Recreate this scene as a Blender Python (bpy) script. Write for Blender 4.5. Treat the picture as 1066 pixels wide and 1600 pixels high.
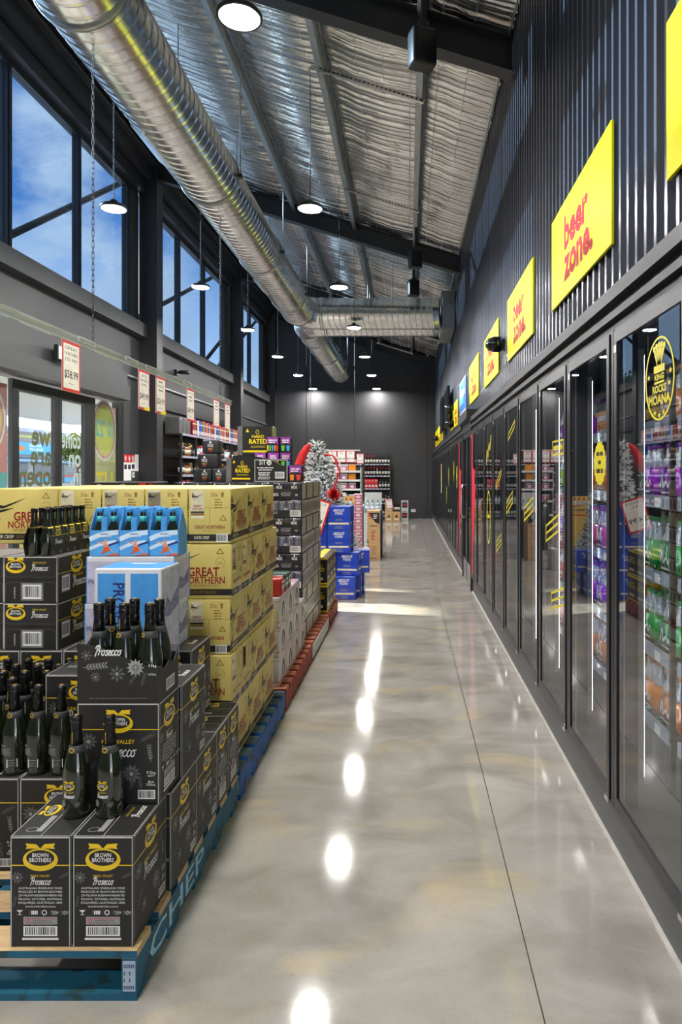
import bpy, bmesh, math, random
from mathutils import Vector, Matrix
random.seed(7)
R = math.radians
PI = math.pi
for o in list(bpy.data.objects): bpy.data.objects.remove(o)
S = bpy.context.scene
C = S.collection

# ------------------------------------------------------------------ camera
F_PX, VX, VY, HC = 1050.0, 638.0, 742.0, 1.55
cd = bpy.data.cameras.new('camera'); cam = bpy.data.objects.new('camera', cd); C.objects.link(cam)
cam.location = (0, 0, HC); cam.rotation_euler = (R(90), 0, 0)
cd.sensor_fit = 'AUTO'; cd.sensor_width = 36.0; cd.lens = F_PX / 1600 * 36
cd.shift_x = -(VX - 533) / 1600.0; cd.shift_y = -(800 - VY) / 1600.0
cd.clip_start = 0.05; cd.clip_end = 400
S.camera = cam

# ------------------------------------------------------------------ world, sun, exposure
S.view_settings.view_transform = 'Standard'; S.view_settings.look = 'None'
S.view_settings.gamma = 1.0; S.view_settings.use_curve_mapping = False
S.view_settings.exposure = 0.5
W = bpy.data.worlds.new('sky'); S.world = W; W.use_nodes = True
nt = W.node_tree; nt.nodes.clear()
def N(nt, t, **kw):
    n = nt.nodes.new(t)
    for k, v in kw.items(): setattr(n, k, v)
    return n
L = nt.links.new
tc = N(nt, 'ShaderNodeTexCoord'); sx = N(nt, 'ShaderNodeSeparateXYZ'); L(tc.outputs['Generated'], sx.inputs[0])
gr = N(nt, 'ShaderNodeValToRGB'); L(sx.outputs['Z'], gr.inputs[0])
e = gr.color_ramp.elements
e[0].position = 0.0; e[0].color = (2.6, 2.6, 2.55, 1)
e[1].position = 1.0; e[1].color = (0.05, 0.16, 0.45, 1)
x = e.new(0.12); x.color = (1.2, 1.35, 1.55, 1)
x = e.new(0.34); x.color = (0.17, 0.38, 0.75, 1)
x = e.new(0.6); x.color = (0.08, 0.23, 0.58, 1)
mp = N(nt, 'ShaderNodeMapping'); L(tc.outputs['Generated'], mp.inputs[0])
mp.inputs['Scale'].default_value = (2.6, 2.6, 4.2); mp.inputs['Location'].default_value = (0.55, 0.1, 0.3)
ns = N(nt, 'ShaderNodeTexNoise'); L(mp.outputs[0], ns.inputs['Vector'])
ns.inputs['Scale'].default_value = 2.2; ns.inputs['Detail'].default_value = 9; ns.inputs['Roughness'].default_value = 0.58
cr = N(nt, 'ShaderNodeValToRGB'); L(ns.outputs['Fac'], cr.inputs[0])
cr.color_ramp.elements[0].position = 0.44; cr.color_ramp.elements[1].position = 0.60
mx = N(nt, 'ShaderNodeMixRGB'); L(cr.outputs[0], mx.inputs[0]); L(gr.outputs[0], mx.inputs[1])
mx.inputs[2].default_value = (0.9, 0.93, 1.0, 1)
bg = N(nt, 'ShaderNodeBackground'); L(mx.outputs[0], bg.inputs[0]); bg.inputs[1].default_value = 1.75
wo = N(nt, 'ShaderNodeOutputWorld'); L(bg.outputs[0], wo.inputs[0])

sd = bpy.data.lights.new('sun', 'SUN'); so = bpy.data.objects.new('sun', sd); C.objects.link(so)
sd.energy = 36.0; sd.angle = R(0.6); sd.color = (1.0, 0.95, 0.86)
so.rotation_euler = Vector((1, -0.235, -0.262)).to_track_quat('-Z', 'Y').to_euler()
so.location = (-20, 10, 12)
LAMP = 340.0      # strength of the high bay lamps

# ------------------------------------------------------------------ helpers
MATS = {}
def mat(name, rgb, rough=0.5, metal=0.0, var=0.10, scale=18.0, bump=0.0, emis=0.0, coat=0.0, stretch=None, spec=None):
    if name in MATS: return MATS[name]
    m = bpy.data.materials.new(name); m.use_nodes = True; nt = m.node_tree
    b = nt.nodes['Principled BSDF']
    b.inputs['Roughness'].default_value = rough; b.inputs['Metallic'].default_value = metal
    if coat: b.inputs['Coat Weight'].default_value = coat; b.inputs['Coat Roughness'].default_value = 0.08
    if spec is not None: b.inputs['Specular IOR Level'].default_value = spec
    tc = N(nt, 'ShaderNodeTexCoord'); mp = N(nt, 'ShaderNodeMapping'); nt.links.new(tc.outputs['Object'], mp.inputs[0])
    if stretch: mp.inputs['Scale'].default_value = stretch
    no = N(nt, 'ShaderNodeTexNoise'); nt.links.new(mp.outputs[0], no.inputs['Vector'])
    no.inputs['Scale'].default_value = scale; no.inputs['Detail'].default_value = 4
    ra = N(nt, 'ShaderNodeValToRGB'); nt.links.new(no.outputs['Fac'], ra.inputs[0])
    ra.color_ramp.elements[0].position = 0.3; ra.color_ramp.elements[1].position = 0.7
    ra.color_ramp.elements[0].color = tuple(c * (1 - var) for c in rgb) + (1,)
    ra.color_ramp.elements[1].color = tuple(min(1, c * (1 + var)) for c in rgb) + (1,)
    nt.links.new(ra.outputs[0], b.inputs['Base Color'])
    if emis:
        nt.links.new(ra.outputs[0], b.inputs['Emission Color']); b.inputs['Emission Strength'].default_value = emis
    if bump:
        bn = N(nt, 'ShaderNodeBump'); bn.inputs['Strength'].default_value = bump; bn.inputs['Distance'].default_value = 0.01
        nt.links.new(no.outputs['Fac'], bn.inputs['Height']); nt.links.new(bn.outputs[0], b.inputs['Normal'])
    MATS[name] = m; return m
def glass(name, tint=(1, 1, 1), ior=1.5, rough=0.0, body=None, bodyfac=0.0):
    if name in MATS: return MATS[name]
    m = bpy.data.materials.new(name); m.use_nodes = True; nt = m.node_tree; nt.nodes.clear()
    out = N(nt, 'ShaderNodeOutputMaterial'); t = N(nt, 'ShaderNodeBsdfTransparent'); g = N(nt, 'ShaderNodeBsdfGlossy')
    t.inputs[0].default_value = tuple(tint) + (1,); g.inputs['Roughness'].default_value = rough
    fr = N(nt, 'ShaderNodeFresnel'); fr.inputs[0].default_value = ior
    ge = N(nt, 'ShaderNodeNewGeometry'); iv = N(nt, 'ShaderNodeMath', operation='SUBTRACT'); iv.inputs[0].default_value = 1.0; nt.links.new(ge.outputs['Backfacing'], iv.inputs[1])
    mu = N(nt, 'ShaderNodeMath', operation='MULTIPLY'); nt.links.new(fr.outputs[0], mu.inputs[0]); nt.links.new(iv.outputs[0], mu.inputs[1])
    mx = N(nt, 'ShaderNodeMixShader'); nt.links.new(mu.outputs[0], mx.inputs[0]); nt.links.new(t.outputs[0], mx.inputs[1]); nt.links.new(g.outputs[0], mx.inputs[2])
    last = mx
    if body:
        d = N(nt, 'ShaderNodeBsdfDiffuse'); d.inputs[0].default_value = tuple(body) + (1,)
        m2 = N(nt, 'ShaderNodeMixShader'); m2.inputs[0].default_value = bodyfac
        nt.links.new(mx.outputs[0], m2.inputs[1]); nt.links.new(d.outputs[0], m2.inputs[2]); last = m2
    nt.links.new(last.outputs[0], out.inputs[0]); MATS[name] = m; return m
def srgb(r, g, b):
    f = lambda c: (c / 255 / 12.92) if c <= 10 else ((c / 255 + 0.055) / 1.055) ** 2.4
    return (f(r), f(g), f(b))

class MB:
    """collects shapes into one mesh"""
    def __init__(s): s.v = []; s.f = []; s.mi = []; s.mats = []; s.sm = []
    def _m(s, m):
        if m not in s.mats: s.mats.append(m)
        return s.mats.index(m)
    def add(s, vs, fs, m, smooth=False):
        o = len(s.v); s.v += [tuple(v) for v in vs]; k = s._m(m)
        for f in fs: s.f.append([i + o for i in f]); s.mi.append(k); s.sm.append(smooth)
        return s
    def box(s, a, b, m):
        x0, y0, z0 = [min(p, q) for p, q in zip(a, b)]; x1, y1, z1 = [max(p, q) for p, q in zip(a, b)]
        vs = [(x0,y0,z0),(x1,y0,z0),(x1,y1,z0),(x0,y1,z0),(x0,y0,z1),(x1,y0,z1),(x1,y1,z1),(x0,y1,z1)]
        return s.add(vs, [(0,3,2,1),(4,5,6,7),(0,1,5,4),(1,2,6,5),(2,3,7,6),(3,0,4,7)], m)
    def lathe(s, prof, seg, m, c=(0,0,0), smooth=True):
        vs = []; fs = []
        for r, z in prof:
            for i in range(seg):
                a = 2*PI*i/seg; vs.append((c[0]+r*math.cos(a), c[1]+r*math.sin(a), c[2]+z))
        for j in range(len(prof)-1):
            for i in range(seg):
                k = (i+1) % seg; fs.append((j*seg+i, j*seg+k, (j+1)*seg+k, (j+1)*seg+i))
        if prof[0][0] > 1e-5: fs.append(tuple(reversed(range(seg))))
        if prof[-1][0] > 1e-5: fs.append(tuple((len(prof)-1)*seg+i for i in range(seg)))
        return s.add(vs, fs, m, smooth)
    def tube(s, pts, r, m, seg=8, cap=True, smooth=True):
        pts = [Vector(p) for p in pts]; vs = []; fs = []; up = None
        for i, p in enumerate(pts):
            t = (pts[min(i+1, len(pts)-1)] - pts[max(i-1, 0)]).normalized()
            if up is None: up = Vector((0,0,1)) if abs(t.z) < 0.9 else Vector((1,0,0))
            a = t.cross(up).normalized(); b = a.cross(t).normalized(); up = b
            rr = r[i] if isinstance(r, (list, tuple)) else r
            for k in range(seg):
                q = 2*PI*k/seg; vs.append(p + a*math.cos(q)*rr + b*math.sin(q)*rr)
        for j in range(len(pts)-1):
            for k in range(seg):
                l = (k+1) % seg; fs.append((j*seg+k, j*seg+l, (j+1)*seg+l, (j+1)*seg+k))
        if cap:
            fs.append(tuple(reversed(range(seg)))); fs.append(tuple((len(pts)-1)*seg+k for k in range(seg)))
        return s.add(vs, fs, m, smooth)
    def prism(s, poly, y0, y1, m):
        """polygon in XZ extruded along Y"""
        n = len(poly); vs = [(p[0], y0, p[1]) for p in poly] + [(p[0], y1, p[1]) for p in poly]
        fs = [tuple(range(n)), tuple(reversed(range(n, 2*n)))] + [(i, i+n, (i+1) % n + n, (i+1) % n) for i in range(n)]
        return s.add(vs, fs, m)
    def mesh(s, name):
        me = bpy.data.meshes.new(name); me.from_pydata(s.v, [], s.f)
        for m in s.mats: me.materials.append(m)
        me.polygons.foreach_set('material_index', s.mi); me.polygons.foreach_set('use_smooth', s.sm)
        me.update()
        bm = bmesh.new(); bm.from_mesh(me); bmesh.ops.recalc_face_normals(bm, faces=bm.faces); bm.to_mesh(me); bm.free()
        return me

def part(name, me, parent=None, loc=(0,0,0), rot=(0,0,0), label=None, kind=None):
    if isinstance(me, MB): me = me.mesh(name)
    o = bpy.data.objects.new(name, me); C.objects.link(o); o.parent = parent; o.location = loc; o.rotation_euler = rot
    if label: o['label'] = label
    if kind: o['kind'] = kind
    return o
def tag(o, label, cat, group=None):
    o['label'] = label; o['category'] = cat
    if group: o['group'] = group
    return o
def thing(name, label, cat, loc=(0,0,0), rz=0.0, group=None):
    o = bpy.data.objects.new(name, None); C.objects.link(o); o.location = loc; o.rotation_euler = (0, 0, rz); o.empty_display_size = 0.05
    return tag(o, label, cat, group)
def struct(name, me=None, label=None):
    if isinstance(me, MB): me = me.mesh(name)
    o = bpy.data.objects.new(name, me); C.objects.link(o); o['kind'] = 'structure'
    if label: o['label'] = label
    return o
def rbox(w, d, h, m, bev=0.004, seg=1, name='body'):
    """bevelled box, origin at base centre"""
    bm = bmesh.new(); bmesh.ops.create_cube(bm, size=1)
    bmesh.ops.scale(bm, vec=(w, d, h), verts=bm.verts); bmesh.ops.translate(bm, vec=(0, 0, h/2), verts=bm.verts)
    if bev: bmesh.ops.bevel(bm, geom=bm.edges[:], offset=bev, segments=seg, affect='EDGES', profile=0.5)
    me = bpy.data.meshes.new(name); bm.to_mesh(me); bm.free(); me.materials.append(m)
    if seg > 1:
        for p in me.polygons: p.use_smooth = True
    return me

_TXT = {}
def textgeo(body, bold=0.0, shear=0.0, space=1.0):
    k = (body, bold, shear, space)
    if k in _TXT: return _TXT[k]
    cu = bpy.data.curves.new('t', 'FONT'); cu.body = body; cu.size = 1.0; cu.resolution_u = 2; cu.offset = bold; cu.shear = shear; cu.space_character = space
    ob = bpy.data.objects.new('t', cu); me = bpy.data.meshes.new_from_object(ob)
    vs = [(v.co.x / 0.7, v.co.y / 0.7) for v in me.vertices]; fs = [tuple(p.vertices) for p in me.polygons]
    bpy.data.objects.remove(ob); bpy.data.curves.remove(cu); bpy.data.meshes.remove(me)
    x0 = min([v[0] for v in vs], default=0); x1 = max([v[0] for v in vs], default=0)
    vs = [(v[0] - x0, v[1]) for v in vs]
    _TXT[k] = (vs, fs, x1 - x0); return _TXT[k]
def spline(pts, n=5):
    out = []
    for i in range(len(pts)-1):
        p0 = pts[max(i-1,0)]; p1 = pts[i]; p2 = pts[i+1]; p3 = pts[min(i+2,len(pts)-1)]
        for k in range(n):
            t = k/n
            out.append(tuple(0.5*((2*p1[j]) + (-p0[j]+p2[j])*t + (2*p0[j]-5*p1[j]+4*p2[j]-p3[j])*t*t + (-p0[j]+3*p1[j]-3*p2[j]+p3[j])*t**3) for j in (0,1)))
    out.append(pts[-1]); return out
class P2:
    """flat print in face coordinates (u right, v up), later laid on a face"""
    def __init__(s, w): s.w = w; s.it = []
    def add(s, vs, fs, m, l): s.it.append((vs, fs, m, l)); return s
    def sc(s, kx, ky):
        s.w *= kx; s.it = [([(a*kx, b*ky) for a, b in vs], fs, m, l) for vs, fs, m, l in s.it]; return s
    def rect(s, x0, y0, x1, y1, m, l=0): return s.add([(x0,y0),(x1,y0),(x1,y1),(x0,y1)], [(0,1,2,3)], m, l)
    def poly(s, pts, m, l=0): return s.add(list(pts), [tuple(range(len(pts)))], m, l)
    def ell(s, cx, cy, rx, ry, m, l=0, n=20): return s.poly([(cx+rx*math.cos(2*PI*i/n), cy+ry*math.sin(2*PI*i/n)) for i in range(n)], m, l)
    def ring(s, cx, cy, rx, ry, t, m, l=0, n=24):
        vs = []; fs = []
        for i in range(n):
            a = 2*PI*i/n; vs += [(cx+rx*math.cos(a), cy+ry*math.sin(a)), (cx+(rx-t)*math.cos(a), cy+(ry-t)*math.sin(a))]
            k = (i+1) % n; fs.append((2*i, 2*k, 2*k+1, 2*i+1))
        return s.add(vs, fs, m, l)
    def frame(s, x0, y0, x1, y1, t, m, l=0):
        return s.rect(x0,y0,x1,y0+t,m,l).rect(x0,y1-t,x1,y1,m,l).rect(x0,y0+t,x0+t,y1-t,m,l).rect(x1-t,y0+t,x1,y1-t,m,l)
    def stroke(s, pts, t, m, l=0, smooth=True):
        if smooth: pts = spline(pts)
        vs = []; fs = []
        for i, p in enumerate(pts):
            a = pts[max(i-1,0)]; b = pts[min(i+1,len(pts)-1)]; dx, dy = b[0]-a[0], b[1]-a[1]; q = math.hypot(dx, dy) or 1
            vs += [(p[0]-dy/q*t/2, p[1]+dx/q*t/2), (p[0]+dy/q*t/2, p[1]-dx/q*t/2)]
            if i: fs.append((2*i-2, 2*i-1, 2*i+1, 2*i))
        return s.add(vs, fs, m, l)
    def text(s, body, x, y, h, m, l=1, al='C', bold=0.0, shear=0.0, width=None, rot=0.0, space=1.0):
        vs, fs, w = textgeo(body, bold, shear, space)
        k = h; kx = h
        if width: kx = width / w
        off = {'L': 0, 'C': -w*kx/2, 'R': -w*kx}[al]; c, n = math.cos(rot), math.sin(rot)
        q = [(v[0]*kx + off, v[1]*k) for v in vs]
        return s.add([(x + a*c - b*n, y + a*n + b*c) for a, b in q], fs, m, l)
    def barcode(s, x0, y0, x1, y1, w, k, l=1):
        s.rect(x0, y0, x1, y1, w, l); rg = random.Random(int(x0*1e4)+5); x = x0 + (x1-x0)*0.06
        while x < x1 - (x1-x0)*0.08:
            t = (x1-x0)*rg.choice((0.02, 0.03, 0.045)); s.rect(x, y0+(y1-y0)*0.14, x+t, y1-(y1-y0)*0.1, k, l+1); x += t + (x1-x0)*rg.choice((0.02, 0.035))
        return s
    def lines(s, cx, y, w, n, dy, h, m, l=1, al='C'):
        rg = random.Random(n*31+int(w*1e4))
        for i in range(n):
            ww = w*rg.uniform(0.75, 1.0); a = cx - ww/2 if al == 'C' else cx; b = a
            while b < a + ww - h:
                q = min(rg.uniform(1.5, 5)*h, a+ww-b); s.rect(b, y-i*dy, b+q, y-i*dy+h, m, l); b += q + h*0.6
        return s
    def mesh(s, name='print', wrap=None, eps=0.0005, order=1):
        mb = MB()
        for vs, fs, m, l in s.it:
            e = eps + 0.00025*l*order
            if wrap: q = [((wrap+e)*math.sin((u-s.w/2)/wrap), -(wrap+e)*math.cos((u-s.w/2)/wrap), v) for u, v in vs]
            else: q = [(u-s.w/2, -e, v) for u, v in vs]
            mb.add(q, fs, m)
        me = bpy.data.meshes.new(name); me.from_pydata(mb.v, [], mb.f)
        for m in mb.mats: me.materials.append(m)
        me.polygons.foreach_set('material_index', mb.mi); me.update(); return me
FACE = {'front': lambda w,d,h: ((0,-d/2,0),(0,0,0)), 'right': lambda w,d,h: ((w/2,0,0),(0,0,PI/2)), 'left': lambda w,d,h: ((-w/2,0,0),(0,0,-PI/2)),
        'back': lambda w,d,h: ((0,d/2,0),(0,0,PI)), 'top': lambda w,d,h: ((0,-d/2,h),(-PI/2,0,0))}
def carton(name, label, cat, dims, body, prints, loc, rz=0.0, group=None, bname='carton_body'):
    t = thing(name, label, cat, loc, rz, group); part(bname, body, t)
    for f, me in prints.items():
        if me is None: continue
        l, r = FACE[f](*dims); part(f + '_print', me, t, l, r)
    return t
# ------------------------------------------------------------------ materials of the building
XR, XL, YB, YN = 1.0, -4.95, 23.7, -4.5            # cladding plane, left wall plane, back wall, wall behind the camera
CEIL = lambda x: HC + 4.08 + 0.31*(XR - x)           # underside of the roof
charcoal = mat('charcoal_paint', srgb(60, 60, 62), 0.55, var=0.06, scale=3)
darkwall = mat('dark_precast_paint', srgb(54, 54, 57), 0.6, var=0.10, scale=1.2, bump=0.05)
steelblk = mat('black_steel_paint', srgb(40, 40, 43), 0.45, var=0.06, scale=6)
framemat = mat('dark_aluminium', srgb(46, 47, 50), 0.35, 0.3, var=0.05, scale=8)
clad = mat('black_steel_cladding', srgb(84, 88, 98), 0.26, 0.45, var=0.08, scale=2, stretch=(1, 1, 0.2))
galv = mat('galvanised_steel', (0.74, 0.75, 0.75), 0.24, 1.0, var=0.16, scale=9, bump=0.05)
galvd = mat('galvanised_steel_dull', (0.42, 0.44, 0.44), 0.45, 1.0, var=0.15, scale=14)
foil = mat('reflective_foil', (0.54, 0.535, 0.525), 0.26, 0.9, var=0.12, scale=16, bump=0.2, stretch=(1, 3, 1))
whitep = mat('white_print', srgb(235, 235, 232), 0.5, var=0.03)
blackp = mat('black_print', srgb(24, 24, 24), 0.5, var=0.05)
greyp = mat('grey_print', srgb(150, 150, 148), 0.5, var=0.1)
dgreyp = mat('dark_grey_print', srgb(96, 95, 93), 0.5, var=0.2, scale=60)
redp = mat('red_print', srgb(206, 24, 34), 0.4, var=0.04)
yellowp = mat('yellow_print', srgb(236, 205, 40), 0.45, var=0.04)
signy = mat('gloss_yellow_sign', srgb(238, 230, 4), 0.45, var=0.02, spec=0.12)
signr = mat('gloss_red_letter', srgb(190, 4, 26), 0.5, var=0.02, spec=0.1)
signb = mat('gloss_blue_sign', srgb(20, 130, 225), 0.4, var=0.02, spec=0.2)
blackplastic = mat('black_plastic', srgb(26, 26, 28), 0.4, var=0.08)
chrome = mat('chrome_steel', (0.75, 0.75, 0.76), 0.15, 1.0, var=0.05)
plate = mat('kick_plate_grey', srgb(92, 92, 92), 0.45, 0.2, var=0.05, scale=5)
clerglass = glass('tinted_window_glass', (0.42, 0.51, 0.60), 1.45)
doorglass = glass('clear_door_glass', (0.9, 0.94, 0.93), 1.45)
fridgeglass = glass('fridge_door_glass', (0.90, 0.93, 0.95), 4.0)
acrylic = glass('clear_acrylic', (0.80, 0.82, 0.80), 1.6, 0.05, (0.75, 0.78, 0.76), 0.22)

def concrete():
    m = bpy.data.materials.new('polished_concrete'); m.use_nodes = True; nt = m.node_tree; b = nt.nodes['Principled BSDF']
    tc = N(nt, 'ShaderNodeTexCoord')
    def noise(scale, det, st=(1,1,1), dist=0.0):
        mp = N(nt, 'ShaderNodeMapping'); nt.links.new(tc.outputs['Object'], mp.inputs[0]); mp.inputs['Scale'].default_value = st
        n = N(nt, 'ShaderNodeTexNoise'); nt.links.new(mp.outputs[0], n.inputs['Vector']); n.inputs['Scale'].default_value = scale
        n.inputs['Detail'].default_value = det; n.inputs['Distortion'].default_value = dist; return n
    a = noise(2.3, 8, (1, 1.5, 1), 0.7); r1 = N(nt, 'ShaderNodeValToRGB'); nt.links.new(a.outputs['Fac'], r1.inputs[0])
    q = r1.color_ramp.elements; q[0].position = 0.30; q[1].position = 0.72
    q[0].color = srgb(140, 135, 128) + (1,); q[1].color = srgb(176, 171, 164) + (1,)
    y = noise(1.6, 6, (1, 2.0, 1), 0.6); r2 = N(nt, 'ShaderNodeValToRGB'); nt.links.new(y.outputs['Fac'], r2.inputs[0])
    r2.color_ramp.elements[0].position = 0.56; r2.color_ramp.elements[1].position = 0.76
    mx = N(nt, 'ShaderNodeMixRGB'); nt.links.new(r2.outputs[0], mx.inputs[0]); nt.links.new(r1.outputs[0], mx.inputs[1]); mx.inputs[2].default_value = srgb(184, 168, 138) + (1,)
    sp = noise(55, 3); r3 = N(nt, 'ShaderNodeValToRGB'); nt.links.new(sp.outputs['Fac'], r3.inputs[0])
    r3.color_ramp.elements[0].position = 0.30; r3.color_ramp.elements[0].color = (0.93, 0.93, 0.93, 1); r3.color_ramp.elements[1].position = 0.45; r3.color_ramp.elements[1].color = (1, 1, 1, 1)
    m2 = N(nt, 'ShaderNodeMixRGB', blend_type='MULTIPLY'); m2.inputs[0].default_value = 1; nt.links.new(mx.outputs[0], m2.inputs[1]); nt.links.new(r3.outputs[0], m2.inputs[2])
    nt.links.new(m2.outputs[0], b.inputs['Base Color'])
    rr = N(nt, 'ShaderNodeMapRange'); nt.links.new(a.outputs['Fac'], rr.inputs[0]); rr.inputs['To Min'].default_value = 0.09; rr.inputs['To Max'].default_value = 0.075
    nt.links.new(rr.outputs[0], b.inputs['Roughness']); b.inputs['Specular IOR Level'].default_value = 0.34
    wv = noise(2.2, 3); bn = N(nt, 'ShaderNodeBump'); bn.inputs['Strength'].default_value = 0.006; bn.inputs['Distance'].default_value = 0.02
    nt.links.new(wv.outputs['Fac'], bn.inputs['Height']); nt.links.new(bn.outputs[0], b.inputs['Normal'])
    return m
conc = concrete()
jointm = mat('joint_filler', srgb(122, 104, 92), 0.7)

# ------------------------------------------------------------------ floor: slabs between saw-cut joints
fl = struct('floor', MB().box((-6.2, YN, -0.12), (2.4, YB, -0.012), jointm))
ys = [YN, -0.3, 5.9, 12.1, 18.3, YB]; xs = [-6.2, -2.6, 0.387, 2.4]
for i in range(len(xs)-1):
    for j in range(len(ys)-1):
        g = 0.0022
        part('slab', MB().box((xs[i]+g, ys[j]+g, -0.012), (xs[i+1]-g, ys[j+1]-g, 0), conc), fl)

# ------------------------------------------------------------------ ceiling
ce = struct('ceiling')
def foil_mesh():
    rg = random.Random(3); y0, y1, dy = YN, YB, 0.017; ny = int((y1-y0)/dy); x0, x1 = XL-0.3, XR+0.1; nx = 48
    pleat = []; y = y0
    hs = [0.0]*(ny+1); nextp = 0; amp = 0; ln = 1; st = 0
    for j in range(ny+1):
        if j >= nextp: st = j; ln = rg.randint(4, 7); nextp = j + ln; amp = rg.uniform(0.014, 0.050)
        t = (j - st)/ln; hs[j] = amp*(max(4*t*(1-t), 0)**0.6)
    ph = [rg.uniform(0, 6) for _ in range(6)]
    vs = []; fs = []; pur = [0.165 + 1.12*k for k in range(-7, 2)]
    for j in range(ny+1):
        y = y0 + (y1-y0)*j/ny
        for i in range(nx+1):
            x = x0 + (x1-x0)*i/nx
            u = ((x - 0.165) / 1.12) % 1.0; sag = 0.05*(4*u*(1-u))
            k = hs[min(max(j + int(1.6*math.sin(x*3+y*0.7+ph[0])), 0), ny)]
            w = 0.5 + 0.5*abs(math.sin(PI*((x-x0)/0.30)))
            z = CEIL(x) + 0.10 - sag - k*w + 0.010*math.sin(x*2.3+y*1.7+ph[1])*math.sin(y*3.1+ph[2])
            vs.append((x, y, z))
    for j in range(ny):
        for i in range(nx):
            a = j*(nx+1)+i; fs.append((a, a+1, a+nx+2, a+nx+1))
    mb = MB(); mb.add(vs, fs, foil, True)
    me = bpy.data.meshes.new('insulation_foil'); me.from_pydata(vs, [], fs); me.materials.append(foil)
    for p in me.polygons: p.use_smooth = True
    return me
part('insulation_foil', foil_mesh(), ce)
part('roof_sheet', MB().add([(XL-0.6, YN, CEIL(XL-0.6)+0.22), (XR+1.6, YN, CEIL(XR+1.6)+0.22), (XR+1.6, YB+0.2, CEIL(XR+1.6)+0.22), (XL-0.6, YB+0.2, CEIL(XL-0.6)+0.22),
      (XL-0.6, YN, CEIL(XL-0.6)+0.3), (XR+1.6, YN, CEIL(XR+1.6)+0.3), (XR+1.6, YB+0.2, CEIL(XR+1.6)+0.3), (XL-0.6, YB+0.2, CEIL(XL-0.6)+0.3)],
      [(0,3,2,1),(4,5,6,7),(0,1,5,4),(1,2,6,5),(2,3,7,6),(3,0,4,7)], steelblk), ce)
wm = MB()
for k in range(-17, 4):
    x = 0.02 + 0.30*k
    if XL < x < XR: wm.tube([(x, YN+0.02, CEIL(x)+0.028), (x, YB-0.02, CEIL(x)+0.028)], 0.0022, galvd, 4)
part('safety_wire', wm, ce, kind='stuff')
pm = MB(); z = CEIL(0) - CEIL(0)
pm.box((-0.04, YN+0.01, -0.15), (0.0, YB-0.01, 0.0), galvd); pm.box((0.0, YN+0.01, -0.15), (0.035, YB-0.01, -0.138), galvd); pm.box((0.0, YN+0.01, -0.012), (0.035, YB-0.01, 0.0), galvd)
pme = pm.mesh('purlin')
for k in range(-4, 1):
    x = 0.165 + 1.12*k
    part('purlin', pme, ce, (x, 0, CEIL(x)+0.02), (0, math.atan(0.31), 0))
def beam(y, deep=0.36, wid=0.17):
    mb = MB(); tw = 0.02
    def slab(ya, yb, z0, z1):
        a, b = XL-0.1, XR+0.02
        mb.add([(a,ya,CEIL(a)+z0),(b,ya,CEIL(b)+z0),(b,yb,CEIL(b)+z0),(a,yb,CEIL(a)+z0),(a,ya,CEIL(a)+z1),(b,ya,CEIL(b)+z1),(b,yb,CEIL(b)+z1),(a,yb,CEIL(a)+z1)],
               [(0,3,2,1),(4,5,6,7),(0,1,5,4),(1,2,6,5),(2,3,7,6),(3,0,4,7)], steelblk)
    slab(y-wid/2, y+wid/2, -deep, -deep+tw); slab(y-wid/2, y+wid/2, -0.05, -0.05+tw); slab(y-0.008, y+0.008, -deep+tw, -0.05)
    return mb
for y in (0.1, 6.29, 12.5, 18.7, 23.55): part('rafter', beam(y), ce)
st = MB().box((-0.72, -0.02, -0.02), (0.60, 0.02, 0.02), galv)
for k in range(24): st.box((-0.62+k*0.051, -0.0215, -0.008), (-0.595+k*0.051, -0.0205, 0.008), blackplastic)
stm = st.mesh('unistrut')
for y in (-1.92, 1.23, 4.38, 7.53, 10.68, 13.62, 16.98, 20.13, 23.28):
    part('unistrut', stm, ce, (-0.40, y, CEIL(-0.40)-0.155), (0, math.atan(0.31), 0))

# ------------------------------------------------------------------ back wall and the wall behind the camera
wb = struct('wall_back')
edges = [XL-0.3, -3.6, -1.9, 0.68, 2.4]
for a, b in zip(edges[:-1], edges[1:]):
    mb = MB(); g = 0.012
    mb.add([(a+g,YB,0),(b-g,YB,0),(b-g,YB,CEIL(b)+0.1),(a+g,YB,CEIL(a)+0.1),(a+g,YB+0.2,0),(b-g,YB+0.2,0),(b-g,YB+0.2,CEIL(b)+0.1),(a+g,YB+0.2,CEIL(a)+0.1)],
           [(0,1,2,3),(7,6,5,4),(0,4,5,1),(1,5,6,2),(2,6,7,3),(3,7,4,0)], darkwall)
    part('precast_panel', mb, wb)
part('joint_seal', MB().box((XL-0.3, YB+0.02, 0), (2.4, YB+0.1, 5.4), blackplastic), wb)
struct('wall_rear', MB().box((XL-0.3, YN-0.2, 0), (2.4, YN, 7.6), charcoal))
sk = tag(part('power_outlet', MB().box((0.10, YB-0.012, 0.24), (0.26, YB-0.001, 0.34), whitep).box((0.13, YB-0.016, 0.27), (0.16, YB-0.012, 0.31), greyp).box((0.20, YB-0.016, 0.27), (0.23, YB-0.012, 0.31), greyp)), 'white double power outlet low on the dark back wall', 'power outlet')

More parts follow.
